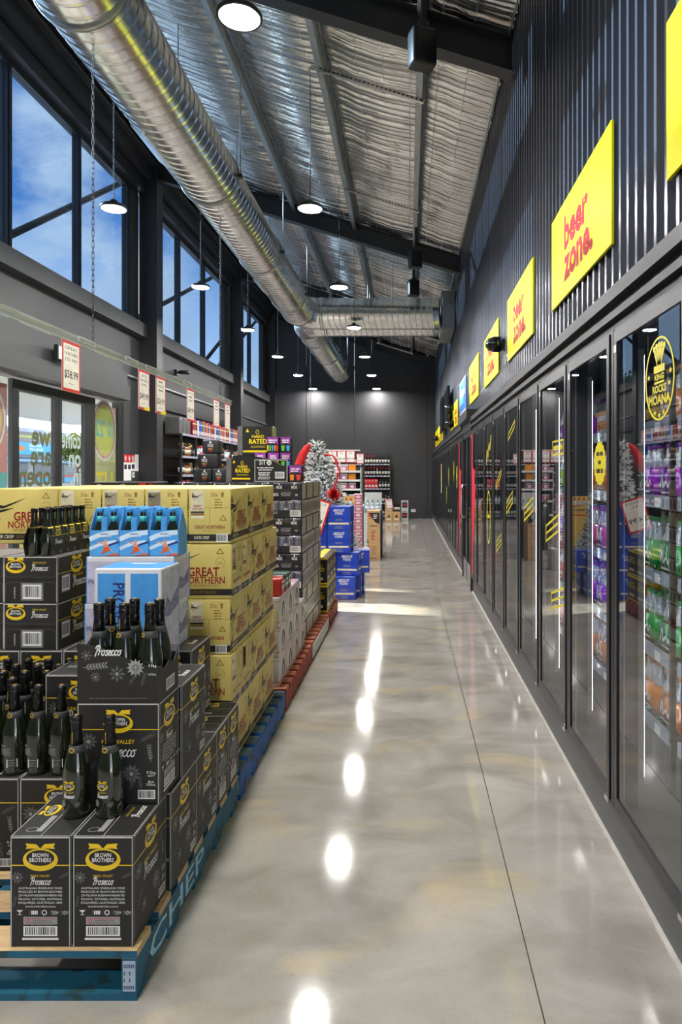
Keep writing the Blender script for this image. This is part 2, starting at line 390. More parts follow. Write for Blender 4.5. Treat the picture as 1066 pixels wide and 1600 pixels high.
# ------------------------------------------------------------------ right wall: ribbed cladding above the fridges
wr = struct('wall_right')
def clad_sheet():
    P, D, n = 0.11, 0.034, 8; mb = MB(); pts = []
    for k in range(n):
        y = k*P; pts += [(0, y), (0, y+0.066), (-D, y+0.074), (-D, y+0.102)]
    pts.append((0, n*P)); vs = []; fs = []
    for x, y in pts: vs += [(x, y, 2.315), (x, y, CEIL(XR)+0.12)]
    for i in range(len(pts)-1): fs.append((2*i, 2*i+1, 2*i+3, 2*i+2))
    me = bpy.data.meshes.new('cladding_sheet'); me.from_pydata(vs, [], fs); me.materials.append(clad); return me
csm = clad_sheet(); y = YN
while y < YB - 0.3: part('cladding_sheet', csm, wr, (XR, y, 0)); y += 0.88
part('backing_wall', MB().box((XR+0.06, YN, 2.32), (XR+0.16, YB, CEIL(XR)+0.1), steelblk), wr)
part('edge_flashing', MB().box((XR-0.06, YN, CEIL(XR)+0.0), (XR-0.05, YB, CEIL(XR)+0.07), galvd).box((XR-0.06, YN, CEIL(XR)+0.06), (XR+0.05, YB, CEIL(XR)+0.07), galvd), wr)

# ------------------------------------------------------------------ left wall: piers, header, sills, columns, eave beam
wl = struct('wall_left')
def wbox(n, a, b, m=charcoal): return part(n, MB().box(a, b, m), wl)
ZS, ZG, ZT = 4.06, 4.36, 6.73
DY0, DY1 = 7.2, 11.68                                   # shop front opening
wbox('wall_panel', (XL-0.2, YN, 0), (XL, DY0, ZS)); wbox('wall_panel', (XL-0.2, DY1, 0), (XL, YB, ZS))
wbox('wall_panel', (XL-0.2, DY0, 2.80), (XL, DY1, ZS))
wbox('eave_panel', (XL-0.2, YN, ZT), (XL, YB, CEIL(XL)+0.1), steelblk)
wbox('door_header', (XL, YN+1, 2.79), (XL+0.30, 11.25, 3.02)); wbox('door_header', (XL, YN+1, 3.025), (XL+0.25, 11.25, 3.26)); wbox('door_header', (XL, YN+1, 3.265), (XL+0.16, 11.25, 3.42))
wbox('wall_rail', (XL, 11.26, 3.28), (XL+0.05, YB, 3.31), galvd)
wbox('wall_rail', (XL, 12.66, 2.86), (XL+0.06, YB, 2.98), steelblk)
for y in (0.1, 6.29, 12.5, 18.7, 23.45):
    wbox('column', (XL, y-0.15, 0), (XL+0.33, y+0.15, CEIL(XL)-0.25), steelblk)
part('eave_beam', MB().box((XL, YN, ZT+0.02), (XL+0.12, YB, ZT+0.22), steelblk).box((XL, YN, ZT+0.26), (XL+0.24, YB, ZT+0.30), steelblk).box((XL+0.2, YN, ZT+0.30), (XL+0.24, YB, ZT+0.52), steelblk).box((XL, YN, ZT+0.52), (XL+0.34, YB, ZT+0.56), steelblk), wl)
bays = [(-4.5, -0.06), (0.26, 6.13), (6.45, 12.34), (12.66, 18.54), (18.86, 23.3)]
for i, (a, b) in enumerate(bays):
    if i < 4: wbox('window_sill', (XL-0.05, a, ZS), (XL+0.16, b, ZG-0.06), charcoal)
    else: wbox('window_sill', (XL-0.05, a, ZS), (XL+0.16, b, ZG-0.06), charcoal)
    w = struct('window_%d' % (i+1)); ms = [b-0.42-1.78*k for k in range(0, 4)] if i in (1, 2, 3, 4) else [b-0.42-1.78*k for k in range(0, 3)]
    ms = sorted([m for m in ms if m > a+0.1]); xg = XL-0.06
    part('frame_rail', MB().box((xg-0.05, a, ZG-0.07), (xg+0.05, b, ZG), framemat), w); part('frame_rail', MB().box((xg-0.05, a, ZT-0.07), (xg+0.05, b, ZT), framemat), w)
    for m in [a+0.03] + ms: part('mullion', MB().box((xg-0.05, m-0.035, ZG), (xg+0.05, m+0.035, ZT-0.07), framemat).box((xg+0.05, m-0.02, ZG), (xg+0.07, m+0.02, ZT-0.07), framemat), w)
    st_ = [a+0.03] + ms
    for p, q in zip(st_[:-1], st_[1:]): part('pane', MB().box((xg-0.008, p+0.036, ZG+0.001), (xg+0.002, q-0.036, ZT-0.071), clerglass), w)
    part('jamb_panel', MB().box((xg-0.09, ms[-1]+0.036, ZG), (xg+0.06, b, ZT-0.07), charcoal), w)
for (ya, za, yb, zb) in ((7.6, 3.9, 12.4, 6.95), (12.5, 4.35, 18.6, 7.1), (16.5, 4.0, 20.5, 6.2), (18.7, 4.6, 23.5, 7.0), (1.0, 3.9, 6.3, 6.95)):
    part('brace_rod', MB().tube([(XL-0.32, ya, za), (XL-0.32, yb, zb)], 0.05, steelblk, 10), wl)

# ------------------------------------------------------------------ shop front doors in the left wall
olive = mat('olive_vinyl', srgb(120, 118, 84), 0.5); vinylw = mat('white_vinyl', srgb(214, 218, 216), 0.5)
tealv = mat('teal_vinyl', srgb(120, 178, 178), 0.5); pinkv = mat('pink_vinyl', srgb(206, 140, 136), 0.5); lemonv = mat('lemon_vinyl', srgb(196, 192, 100), 0.5); sandv = mat('sand_vinyl', srgb(178, 172, 128), 0.5)
xd = XL-0.031; ZD = 2.76
def post(o, ya, yb, z0=0.0, z1=ZD): part('frame_post', MB().box((xd-0.03, ya, z0), (xd+0.03, yb, z1), framemat), o)
d1 = struct('door_1'); d2 = struct('door_2'); w6 = struct('window_6'); w7 = struct('window_7')
post(d1, 8.41, 8.55); post(d1, 9.42, 9.51, 0, 2.62); post(d2, 9.515, 9.61, 0, 2.62); post(d2, 10.29, 10.52); post(w6, 10.53, 10.63); post(w6, 11.47, 11.67); post(w7, 7.22, 7.34)
part('head_rail', MB().box((xd-0.03, 8.551, 2.62), (xd+0.03, 9.51, ZD), framemat), d1); part('head_rail', MB().box((xd-0.03, 9.515, 2.62), (xd+0.03, 10.289, ZD), framemat), d2)
part('sill_rail', MB().box((xd-0.03, 8.551, 0), (xd+0.03, 9.419, 0.1), framemat), d1); part('sill_rail', MB().box((xd-0.03, 9.611, 0), (xd+0.03, 10.289, 0.1), framemat), d2)
part('pane', MB().box((xd-0.005, 8.552, 0.1), (xd+0.005, 9.418, 2.62), doorglass), d1); part('pane', MB().box((xd-0.005, 9.612, 0.1), (xd+0.005, 10.288, 2.62), doorglass), d2)
part('pane', MB().box((xd-0.005, 10.632, 0.05), (xd+0.005, 11.468, ZD), doorglass), w6); part('pane', MB().box((xd-0.005, 7.342, 0.05), (xd+0.005, 8.409, ZD), doorglass), w7)
def outprint(p, yc, z, o, name):      # print on the outer side of the glass, read from the street
    part(name, p.mesh(name, eps=0.003, order=-1), o, (xd-0.006, yc, z), (0, 0, -PI/2))
p = P2(0.85); p.text('we', 0.03, 0.59, 0.27, olive, al='L', bold=0.03).text('are', 0.03, 0.32, 0.27, olive, al='L', bold=0.03).text('open.', 0.03, 0.05, 0.27, olive, al='L', bold=0.03)
outprint(p, 8.985, 1.36, d1, 'lettering')
p = P2(0.62); p.text('come', 0.02, 0.59, 0.25, vinylw, al='L', bold=0.03, width=0.58).text('on', 0.02, 0.32, 0.25, vinylw, al='L', bold=0.03).text('in.', 0.02, 0.05, 0.25, vinylw, al='L', bold=0.03)
outprint(p, 9.95, 1.36, d2, 'lettering')
p = P2(0.83); p.rect(0, 0, 0.83, 2.6, sandv, 0).rect(0.0, 2.0, 0.2, 2.6, pinkv, 1).ring(0.42, 2.2, 0.44, 0.5, 0.03, vinylw, 3, 32).ring(0.42, 2.2, 0.41, 0.47, 0.05, pinkv, 2, 32).ell(0.42, 2.2, 0.37, 0.42, lemonv, 2, 32)
p.text("10 '22", 0.42, 2.1, 0.26, tealv, 4, width=0.66, bold=0.02).text('UT', 0.42, 1.2, 0.32, yellowp, 3, width=0.6, bold=0.02).poly([(0.3, 0.5), (0.85, 0.35), (0.78, 1.05), (0.52, 1.15)], tealv, 2)
p.text('CARD', 0.55, 0.72, 0.14, sandv, 4, width=0.34, rot=0.2).text('OF', 0.58, 0.5, 0.16, sandv, 4, width=0.22, rot=0.2)
outprint(p, 11.05, 0.08, w6, 'poster')
p = P2(0.95); p.rect(0, 0, 0.95, 2.6, pinkv, 0).rect(0, 0.9, 0.95, 1.5, tealv, 1).ring(0.45, 2.15, 0.42, 0.45, 0.03, vinylw, 3, 32).ell(0.45, 2.15, 0.34, 0.38, lemonv, 2, 32).poly([(0.1, 0.1), (0.7, 0.05), (0.55, 1.6), (0.2, 1.5)], sandv, 2)
outprint(p, 7.88, 0.08, w7, 'poster')
# emergency exit light and wall notices
ex = thing('exit_sign', 'white box exit sign with green running figure on the door header', 'exit sign', (XL+0.31, 9.0, 3.06))
exw = mat('lit_exit_panel', (0.85, 0.95, 0.88), 0.4, emis=0.7); exg = mat('exit_green', srgb(10, 120, 60), 0.4)
part('housing', rbox(0.06, 0.42, 0.20, blackplastic, 0.006), ex, (0.03, 0, 0)); part('panel', MB().box((0.06, -0.19, 0.02), (0.064, 0.19, 0.18), exw), ex)
p = P2(0.36); p.rect(0.2, 0.01, 0.34, 0.15, exg).ell(0.28, 0.125, 0.015, 0.015, whitep, 1, 10).stroke([(0.28, 0.1), (0.265, 0.07), (0.29, 0.03)], 0.014, whitep, 1).poly([(0.03, 0.07), (0.09, 0.11), (0.09, 0.09), (0.16, 0.09), (0.16, 0.06), (0.09, 0.06), (0.09, 0.04)], exg)
part('pictogram', p.mesh('pictogram'), ex, (0.064, 0, 0.02), (0, 0, PI/2))
nb = thing('notice_board', 'group of red and white licence notices on the dark wall', 'notices', (XL, 12.0, 1.55))
navy = mat('navy_print', srgb(40, 44, 74), 0.5)
for k, (y, z, h) in enumerate(((11.76, 1.45, 0.46), (11.92, 1.45, 0.46), (12.08, 1.62, 0.30), (12.24, 1.62, 0.30))):
    p = P2(0.16); p.rect(0, 0, 0.16, h, whitep)
    if k < 3: p.rect(0, h-0.14, 0.16, h, redp, 1).rect(0.02, h-0.26, 0.14, h-0.18, navy, 1)
    if k < 2: p.ell(0.08, h-0.07, 0.035, 0.05, whitep, 2).ring(0.08, h-0.07, 0.024, 0.04, 0.008, navy, 3)
    if k == 2: p.lines(0.08, h-0.04, 0.13, 5, 0.022, 0.012, whitep, 2)
    if k == 3: p.lines(0.08, h-0.04, 0.12, 9, 0.025, 0.004, greyp, 2)
    part('notice', p.mesh('notice', eps=0.004), nb, (0, y-12.0, z-1.55), (0, 0, PI/2))
tag(part('light_switch', MB().box((XL, 12.05, 1.50), (XL+0.012, 12.13, 1.60), whitep).box((XL+0.012, 12.075, 1.53), (XL+0.018, 12.105, 1.57), greyp)), 'white light switch plate under the wall notices', 'light switch')
# ------------------------------------------------------------------ outside the shop: walkway canopy, street, shops across
outc = mat('outside_paving', srgb(196, 194, 190), 0.8, scale=4); outw = mat('pale_render', srgb(214, 210, 204), 0.8, scale=2)
outg = mat('grey_fascia', srgb(150, 148, 152), 0.7); outb = mat('blue_shop_sign', srgb(60, 176, 226), 0.5); soff = mat('corrugated_soffit', srgb(205, 205, 205), 0.5, 0.1, var=0.03)
struct('ground', MB().box((-60, -40, -0.3), (-6.2, 80, -0.02), outc), 'pale paving outside the shop front')
cn = thing('walkway_canopy', 'white corrugated canopy soffit over the footpath outside the doors', 'canopy', (-9, 10, 0))
mb = MB(); pts = []
for k in range(120): pts += [(-13.0+k*0.065, 3.5), (-13.0+k*0.065+0.03, 3.5), (-13.0+k*0.065+0.04, 3.475), (-13.0+k*0.065+0.055, 3.475)]
vs = []; fs = []
for x_, z_ in pts: vs += [(x_+9, -14, z_), (x_+9, 16, z_)]
for i in range(len(pts)-1): fs.append((2*i, 2*i+1, 2*i+3, 2*i+2))
part('soffit', mb.add(vs, fs, soff), cn); part('roof_deck', MB().box((-4.0, -14, 3.53), (3.8, 16, 3.62), soff), cn); part('edge_beam', MB().box((-4.1, -14, 3.49), (-4.0, 16, 3.66), outg), cn)
part('downlight', MB().box((-0.5, 1.6, 3.44), (-0.2, 2.4, 3.475), whitep), cn)
part('post', MB().tube([(-3.9, 5.35, 0), (-3.9, 5.35, 3.5)], 0.045, mat('purple_post', srgb(96, 84, 130), 0.5), 10), cn)
sh = thing('street_shop', 'low shop across the street with a blue sign and striped front', 'building', (-26, 34, 0))
part('wall', MB().box((-3, -18, 0), (-1, 26, 2.75), outw), sh); part('fascia', MB().box((-1, -18, 2.75), (-0.5, 26, 4.5), outg), sh); part('parapet', MB().box((-1, -18, 4.5), (-0.35, 26, 4.78), mat('pale_blue_band', srgb(170, 182, 205), .7)), sh)
part('lime_band', MB().box((-0.5, -18, 4.12), (-0.46, 26, 4.28), mat('lime_band', srgb(196, 200, 120), .7)), sh)
part('awning', MB().box((-1, -18, 2.42), (0.9, 26, 2.60), mat('awning_blue', srgb(150, 190, 220), .6)), sh)
p = P2(5.0); p.rect(0, 0, 5.0, 1.7, outb).ell(0.55, 0.85, 0.5, 0.35, mat('orange_print', srgb(240, 130, 40), .5), 1).text('OSANA', 1.6, 1.15, 0.4, whitep, 1, 'L', bold=.03).text('VILLAGE', 1.6, 0.6, 0.4, whitep, 1, 'L', bold=.03)
part('sign', p.sc(0.84, 0.5).mesh('sign', eps=0.02), sh, (-0.46, 13.6, 2.95), (0, 0, PI/2))
for y, w in ((5, 2.0), (9, 2.0), (12, 1.6), (14.4, 2.6), (18.5, 2.4)):
    fr = part('window', MB().box((-1.0, y, 0.9), (-0.94, y+w, 2.4), mat('shop_dark_glass', srgb(70, 86, 104), .1)), sh)
    part('window_sign', MB().box((-0.94, y+0.1, 1.0), (-0.92, y+w-0.1, 1.35), outb).box((-0.94, y+0.1, 1.4), (-0.92, y+w-0.1, 1.55), redp), fr)
trunk = mat('bark', srgb(110, 96, 80), 0.9); leafm = mat('leaf_green', srgb(120, 132, 58), 0.6, var=0.4, scale=3); leafd = mat('leaf_dark_green', srgb(62, 84, 40), 0.6, var=0.4, scale=3)
def tree(x, y, h, r, lm, label, seed):
    rg = random.Random(seed); t = thing('street_tree', label, 'tree', (x, y, -0.02), 0, 'trees outside')
    mb = MB().tube([(0, 0, 0), (0.1, 0, h*0.4), (0, 0.1, h*0.75)], [0.16, 0.12, 0.05], trunk, 8)
    for k in range(6):
        a = rg.uniform(0, 6.3); mb.tube([(0.08, 0, h*(0.35+0.05*k)), (r*0.7*math.cos(a), r*0.7*math.sin(a), h*(0.55+0.06*k))], [0.06, 0.02], trunk, 6)
    part('trunk', mb, t); vs = []; fs = []
    for k in range(2600):
        a = rg.uniform(0, 6.283); b = math.acos(rg.uniform(-1, 1)); q = r*(rg.random()**0.4)*(0.8+0.25*math.sin(5*a+seed)*math.sin(3*b))
        c = Vector((q*math.sin(b)*math.cos(a), q*math.sin(b)*math.sin(a), h*0.72 + 0.75*q*math.cos(b))); s_ = rg.uniform(0.08, 0.17)
        u = Vector((rg.gauss(0,1), rg.gauss(0,1), rg.gauss(0,1))).normalized()*s_; w = u.orthogonal().normalized()*s_*0.45; o = len(vs)
        vs += [c-u, c+w, c+u, c-w]; fs.append((o, o+1, o+2, o+3))
    me = bpy.data.meshes.new('foliage'); me.from_pydata([tuple(v) for v in vs], [], fs); me.materials.append(lm); part('foliage', me, t, kind='stuff')
tree(-21.2, 43.0, 4.6, 1.35, leafm, 'yellow green street tree beyond the glass doors', 2)
tree(-13.0, 44.5, 9.6, 2.6, leafd, 'dark green tree seen through the far clerestory window', 3)
tree(-17.5, 51.0, 11.2, 2.9, leafd, 'taller dark green tree behind the far clerestory window', 4)

# ------------------------------------------------------------------ spiral duct
def duct_run(axis, s0, s1, c, r, pitch=0.125, seg=40):
    """ribbed spiral duct along Y or X, centre c (the two other coordinates)"""
    vs = []; fs = []; st = []; s = s0
    while s < s1 - 0.13:
        st += [(s, r), (s+0.003, r), (s+0.094, r), (s+0.098, r), (s+0.102, r+0.005), (s+0.106, r+0.006), (s+0.114, r+0.006), (s+0.118, r+0.005)]; s += pitch
    st.append((s1, r))
    for s, rr in st:
        for i in range(seg):
            a = 2*PI*i/seg; q = min(max(s + 0.06*math.cos(a), s0), s1)
            vs.append((c[0]+rr*math.cos(a), q, c[1]+rr*math.sin(a)) if axis == 'Y' else (q, c[0]+rr*math.cos(a), c[1]+rr*math.sin(a)))
    for j in range(len(st)-1):
        for i in range(seg):
            k = (i+1) % seg; fs.append((j*seg+i, j*seg+k, (j+1)*seg+k, (j+1)*seg+i))
    return MB().add(vs, fs, galv, True)
DX, DZ, DR = -2.25, HC+3.38, 0.322
def elbow(y, sgn, bend=0.42):
    """gored elbow from the run along Y into the branch along +X; sgn +1: run lies before it, -1: run lies behind"""
    mb = MB(); seg = 32; rings = []
    cx, cy = DX+bend, y - sgn*bend
    for k in range(5):
        a = PI/2*k/4; px = cx - bend*math.cos(a); py = cy + sgn*bend*math.sin(a); tx, ty = math.sin(a), sgn*math.cos(a)
        nx, ny = -math.cos(a), sgn*math.sin(a)
        rings.append([(px+nx*DR*1.01*math.cos(q), py+ny*DR*1.01*math.cos(q), DZ+DR*1.01*math.sin(q)) for q in [2*PI*i/seg for i in range(seg)]])
    for k in range(4):
        vs = rings[k]+rings[k+1]; mb.add(vs, [(i, (i+1) % seg, (i+1) % seg+seg, i+seg) for i in range(seg)], galv, False)
    return mb
def ring_y(y, r0, w=0.05, m=None):
    return MB().lathe([(r0, -w/2), (r0+0.012, -w/2), (r0+0.012, w/2), (r0, w/2)], 36, m or galvd)
YE1, YE2 = 14.10, 14.82
def duct(name, label, ya, yb, ye, sgn, rods, cap=False):
    t = thing(name, label, 'duct', (0, 0, 0))
    part('duct_run', duct_run('Y', ya, yb, (DX, DZ), DR), t); part('elbow', elbow(ye, sgn), t)
    part('branch', duct_run('X', DX+0.42, 0.683, (ye, DZ), DR, 0.12), t)
    for y in rods:
        part('hanger_band', ring_y(y, DR+0.008, 0.035), t, (DX, y, DZ), (PI/2, 0, 0))
        for s_ in (-1, 1):
            x = DX + s_*(DR+0.03); part('hanger_rod', MB().tube([(x, y, DZ), (x, y, CEIL(x)-0.1)], 0.006, galvd, 6).box((x-0.03, y-0.02, DZ-0.02), (x+0.02, y+0.02, DZ+0.02), steelblk), t)
    part('joint_collar', ring_y(0, DR+0.004, 0.06, galv), t, (DX, ye-sgn*0.46, DZ), (PI/2, 0, 0))
    part('joint_collar', ring_y(0, DR+0.004, 0.06, galv), t, (DX+0.45, ye, DZ), (0, PI/2, 0))
    part('branch_rod', MB().tube([(-0.85, ye, DZ-DR-0.01), (-0.85, ye, CEIL(-0.85)-0.1)], 0.006, galvd, 6).tube([(-0.35, ye, DZ+DR), (-0.35, ye, CEIL(-0.35)-0.1)], 0.006, galvd, 6), t)
    if cap: part('end_cap', MB().lathe([(DR+0.004, 0), (DR+0.004, 0.05), (DR-0.02, 0.052), (0, 0.052)], 36, galvd), t, (DX, yb-0.03, DZ), (-PI/2, 0, 0))
    gme = MB().box((-0.06, -0.35, -0.012), (0.06, 0.35, 0.012), galv).mesh('supply_grille')
    for y in ((1.6, 6.4, 11.2) if sgn > 0 else (17.6, 20.2)): part('supply_grille', gme, t, (DX-DR*0.62, y, DZ-DR*0.80), (0, R(38), 0))
    return t
duct('spiral_duct', 'large galvanised spiral duct running above the aisle, elbowed to the wall', YN+0.02, YE1-0.42, YE1, 1, (-1.5, 2.2, 4.6, 7.6, 10.2, 12.6))
duct('spiral_duct', 'shorter spiral duct with a closed end hanging toward the back wall', YE2+0.42, 22.2, YE2, -1, (16.2, 18.6, 21.0), True)
pl = thing('duct_plenum', 'folded sheet metal plenum joining both ducts to the ribbed wall', 'plenum', (0.82, 14.46, DZ))
part('box', MB().box((-0.12, -0.76, -0.40), (0.13, 0.76, 0.38), galvd), pl); part('flange', MB().box((-0.135, -0.78, -0.42), (-0.121, 0.78, -0.37), galv).box((-0.135, -0.78, 0.35), (-0.121, 0.78, 0.40), galv), pl)

# ------------------------------------------------------------------ high bay lamps
def emit(name, rgb, k):
    m = bpy.data.materials.new(name); m.use_nodes = True; nt = m.node_tree; nt.nodes.clear()
    o = N(nt, 'ShaderNodeOutputMaterial'); em = N(nt, 'ShaderNodeEmission'); em.inputs[0].default_value = tuple(rgb)+(1,); em.inputs[1].default_value = k
    nt.links.new(em.outputs[0], o.inputs[0]); return m
lens = emit('lamp_lens', (1.0, 0.97, 0.93), LAMP); led = emit('led_strip_light', (0.90, 0.95, 1.0), 14.0)
lh = MB().lathe([(0.03, 0.10), (0.045, 0.085), (0.06, 0.05), (0.135, 0.035), (0.147, 0.02), (0.147, 0.0), (0.132, -0.004), (0.130, 0.006), (0.0, 0.006)], 32, blackplastic).mesh('lamp_housing')
ll = MB().lathe([(0.129, 0.004), (0.129, 0.0), (0, 0.0)], 32, lens).mesh('lens')
lr = MB().tube([(0.012*math.cos(PI*k/6), 0, 0.10+0.03*math.sin(PI*k/6)) for k in range(7)], 0.005, chrome, 6).mesh('hook')
ROW = {-3.3: ('by the window wall', 'lamps hanging by the windows'), -1.1: ('over the aisle', 'lamps hanging over the aisle')}
nth = ['first', 'second', 'third', 'fourth', 'fifth', 'sixth', 'seventh']
def chain(x, y, z0, z1, link=0.034):
    mb = MB(); n = int((z1-z0)/(link*0.78)); rg = random.Random(int(y*10))
    for k in range(n):
        z = z0 + (k+0.5)*(z1-z0)/n; d = (0.007, 0) if k % 2 else (0, 0.007)
        mb.tube([(d[0], d[1], z-link/2), (d[0], d[1], z+link/2)], 0.0022, steelblk, 4); mb.tube([(-d[0], -d[1], z-link/2), (-d[0], -d[1], z+link/2)], 0.0022, steelblk, 4)
        mb.tube([(d[0], d[1], z-link/2), (-d[0], -d[1], z-link/2)], 0.0022, steelblk, 4)
    return mb
for xl in (-3.3, -1.1):
    for i in range(-2, 7):
        y = 4.38+3.15*i - (0.21 if (i == 3 and xl > -2) else 0); zc = HC+2.98; top = CEIL(xl)-(0.14 if xl < -2 else 0.15)
        lab = 'round LED high bay lamp %s, %s' % (ROW[xl][0], ('out of sight behind the camera' if i < 0 else nth[i] + ' counting toward the back wall'))
        if i < 0: lab = 'round LED high bay lamp %s near the shop entrance end' % ROW[xl][0]
        t = thing('high_bay_lamp', lab, 'lamp', (xl, y, zc), 0, ROW[xl][1])
        part('housing', lh, t); part('lens', ll, t); part('hook', lr, t)
        mb = chain(0, 0, 0.13, top-zc) if xl < -2 else MB().tube([(0, 0, 0.13), (0.006, 0, (top-zc)*0.5), (0, 0, top-zc)], 0.0045, blackplastic, 6)
        part('hanging_chain' if xl < -2 else 'suspension_cord', mb, t)
# ------------------------------------------------------------------ speakers, cameras, screens
def speaker(x, y, z, label):
    t = thing('ceiling_speaker', label, 'speaker', (x, y, z), R(200), 'speakers under the roof')
    part('cabinet', rbox(0.22, 0.17, 0.32, blackplastic, 0.03, 3), t); part('grille', MB().lathe([(0.085, 0.0), (0.085, 0.01), (0.0, 0.012)], 24, steelblk), t, (0, -0.086, 0.15), (PI/2, 0, 0))
    part('bracket', MB().box((-0.02, 0.02, 0.32), (0.02, 0.06, CEIL(x)-0.1-z), steelblk).lathe([(0.05, 0), (0.05, 0.05), (0, 0.07)], 16, steelblk, (0, 0.03, 0.31)), t)
speaker(0.12, 5.75, 5.03, 'black speaker hanging beside the rafter nearest the yellow signs'); speaker(0.12, 11.5, 5.08, 'black speaker hanging just before the second rafter'); speaker(0.10, 13.3, 5.08, 'black speaker hanging just behind the second rafter'); speaker(0.10, 16.6, 5.08, 'black speaker above the duct branch')
def dome(y, z, label):
    t = thing('security_camera', label, 'camera', (XR-0.036, y, z), 0, 'dome cameras on the ribbed wall')
    part('mount', MB().box((-0.03, -0.05, -0.05), (0.0, 0.05, 0.05), blackplastic), t); part('dome', MB().lathe([(0.075, 0), (0.08, 0.03), (0.078, 0.08), (0.06, 0.13), (0.03, 0.155), (0, 0.16)], 20, mat('dark_gloss', srgb(18, 18, 20), 0.1)), t, (-0.03, 0, 0), (0, -PI/2, 0))
dome(6.75, 2.86, 'black dome camera on ribbed wall between two beer zone signs'); dome(14.02, 2.95, 'black dome camera beyond the blue sign'); dome(14.04, 2.62, 'black dome camera low beyond the blue sign'); dome(21.22, 2.7, 'black dome camera near the back wall')
for k, (y, lab) in enumerate(((15.0, 'black wall screen above the far fridges, first of two'), (17.0, 'black wall screen above the far fridges, second of two'))):
    t = thing('wall_screen', lab, 'screen', (XR-0.08, y, 2.62), 0, 'screens over the far fridges')
    part('panel', rbox(0.06, 1.45, 0.83, mat('dark_gloss', srgb(18, 18, 20), 0.1), 0.008), t, (-0.06, 0, 0)); part('bracket', MB().box((-0.03, -0.1, 0.3), (0.046, 0.1, 0.5), blackplastic), t)
bc = thing('security_camera', 'small black bullet camera on the left wall above the spirit shelves', 'camera', (XL+0.04, 14.25, 3.72), 0)
part('mount', MB().box((-0.04, -0.05, -0.06), (0.02, 0.05, 0.06), blackplastic), bc); part('barrel', MB().tube([(0.0, 0, 0), (0.10, -0.05, 0.0), (0.30, -0.12, -0.02)], [0.02, 0.045, 0.045], blackplastic, 14), bc)

# ------------------------------------------------------------------ signs on the ribbed wall
def zsign(y0, lines, face, ink, label, w=1.31, h=0.58, z=2.63, group=None, bold=0.035):
    t = thing('zone_sign', label, 'sign', (XR-0.038, y0+w/2, z), 0, group)
    part('panel', MB().box((-0.012, -w/2, 0), (0.0, w/2, h), face), t)
    p = P2(w)
    for k, s_ in enumerate(lines):
        hh = 0.165 if len(lines) == 2 else 0.2
        if k == 0 and len(s_) > 5: p.text(s_, w*0.10, h*0.5, 0.15, ink, 1, 'L', bold=bold, width=w*0.8)
        elif len(lines) == 1: p.text(s_, w/2, h*0.36, 0.2, ink, 1, 'C', bold=bold, width=w*0.7)
        else: p.text(s_, w*0.27, h*0.50 - k*0.185, 0.19, ink, 1, 'L', bold=0.045, width=(0.55, 0.64)[k]*w/1.31)
    # reading from the aisle: u runs from far to near
    part('lettering', p.mesh('lettering'), t, (-0.012, 0, 0), (0, 0, -PI/2))
    return t
BZ = 'yellow beer zone sign with red letters on ribbed wall, '
for k, lab in ((-1, 'behind the first fridge door'), (0, 'above the nearest fridge doors'), (1, 'next to the dome camera'), (2, 'last one before the clearance sign')):
    zsign(3.14+1.98*k, ('beer', 'zone.'), signy, signr, BZ + lab, group='zone signs')
zsign(9.1, ('clearance', 'zone'), signy, signr, 'yellow clearance zone sign with red letters beside the blue sign', w=1.31)
bsn = zsign(11.05, ('cold zone.',), signb, whitep, 'blue cold zone sign with white border above the coolroom door', w=1.31)
bsn2 = P2(1.31); bsn2.frame(0, 0, 1.31, 0.58, 0.03, whitep, 0); part('border', bsn2.mesh('border'), bsn, (-0.012, 0, 0), (0, 0, -PI/2))
for k, y in enumerate((12.95, 14.2, 18.6, 20.1, 21.4, 22.5)):
    zsign(y, (('clearance', 'zone') if k < 2 else ('beer', 'zone.')), signy, signr, 'yellow zone sign far along the ribbed wall, %s after the blue sign' % nth[k], w=0.95, h=0.5, z=2.52, group='far zone signs')
# ------------------------------------------------------------------ fridges along the right wall
XF = 0.86; ZK, ZH = 0.20, 2.14; PIT = 0.77
fin = mat('fridge_interior_dark', srgb(44, 45, 48), 0.6); shelfm = mat('wire_shelf_black', srgb(40, 40, 42), 0.4, 0.4)
strip = glass('ticket_strip_clear', (0.86, 0.9, 0.96), 1.5, 0.08, (0.70, 0.76, 0.84), 0.35)
sealm = mat('white_silicone', srgb(186, 182, 176), 0.5)
decy = mat('yellow_decal', srgb(226, 210, 20), 0.4, var=0.02); decr = mat('red_decal', srgb(232, 24, 60), 0.45, var=0.03)
SHELF = [0.46, 0.78, 1.12, 1.45, 1.78]
fr_v = MB(); w = PIT-0.066; h = ZH-ZK-0.02
fr_v.box((-0.016, -w/2, 0), (0.012, -w/2+0.034, h), framemat).box((-0.016, w/2-0.034, 0), (0.012, w/2, h), framemat).box((-0.016, -w/2+0.034, 0), (0.012, w/2-0.034, 0.05), framemat).box((-0.016, -w/2+0.034, h-0.05), (0.012, w/2-0.034, h), framemat)
frm = fr_v.mesh('door_frame'); pnm = MB().box((-0.010, -w/2+0.035, 0.051), (-0.002, w/2-0.035, h-0.051), fridgeglass).mesh('pane')
gask = MB().box((0.012, -w/2+0.02, 0.02), (0.016, -w/2+0.04, h-0.02), greyp).box((0.012, w/2-0.04, 0.02), (0.016, w/2-0.02, h-0.02), greyp).mesh('gasket')
hing = MB().box((-0.020, -w/2, -0.018), (-0.006, -w/2+0.05, 0.0), chrome).tube([(-0.012, -w/2+0.02, -0.02), (-0.012, -w/2+0.02, 0.02)], 0.008, chrome, 8).mesh('hinge')
stick = MB().box((-0.0172, w/2-0.032, h-0.09), (-0.0162, w/2-0.003, h-0.06), whitep).mesh('sticker')
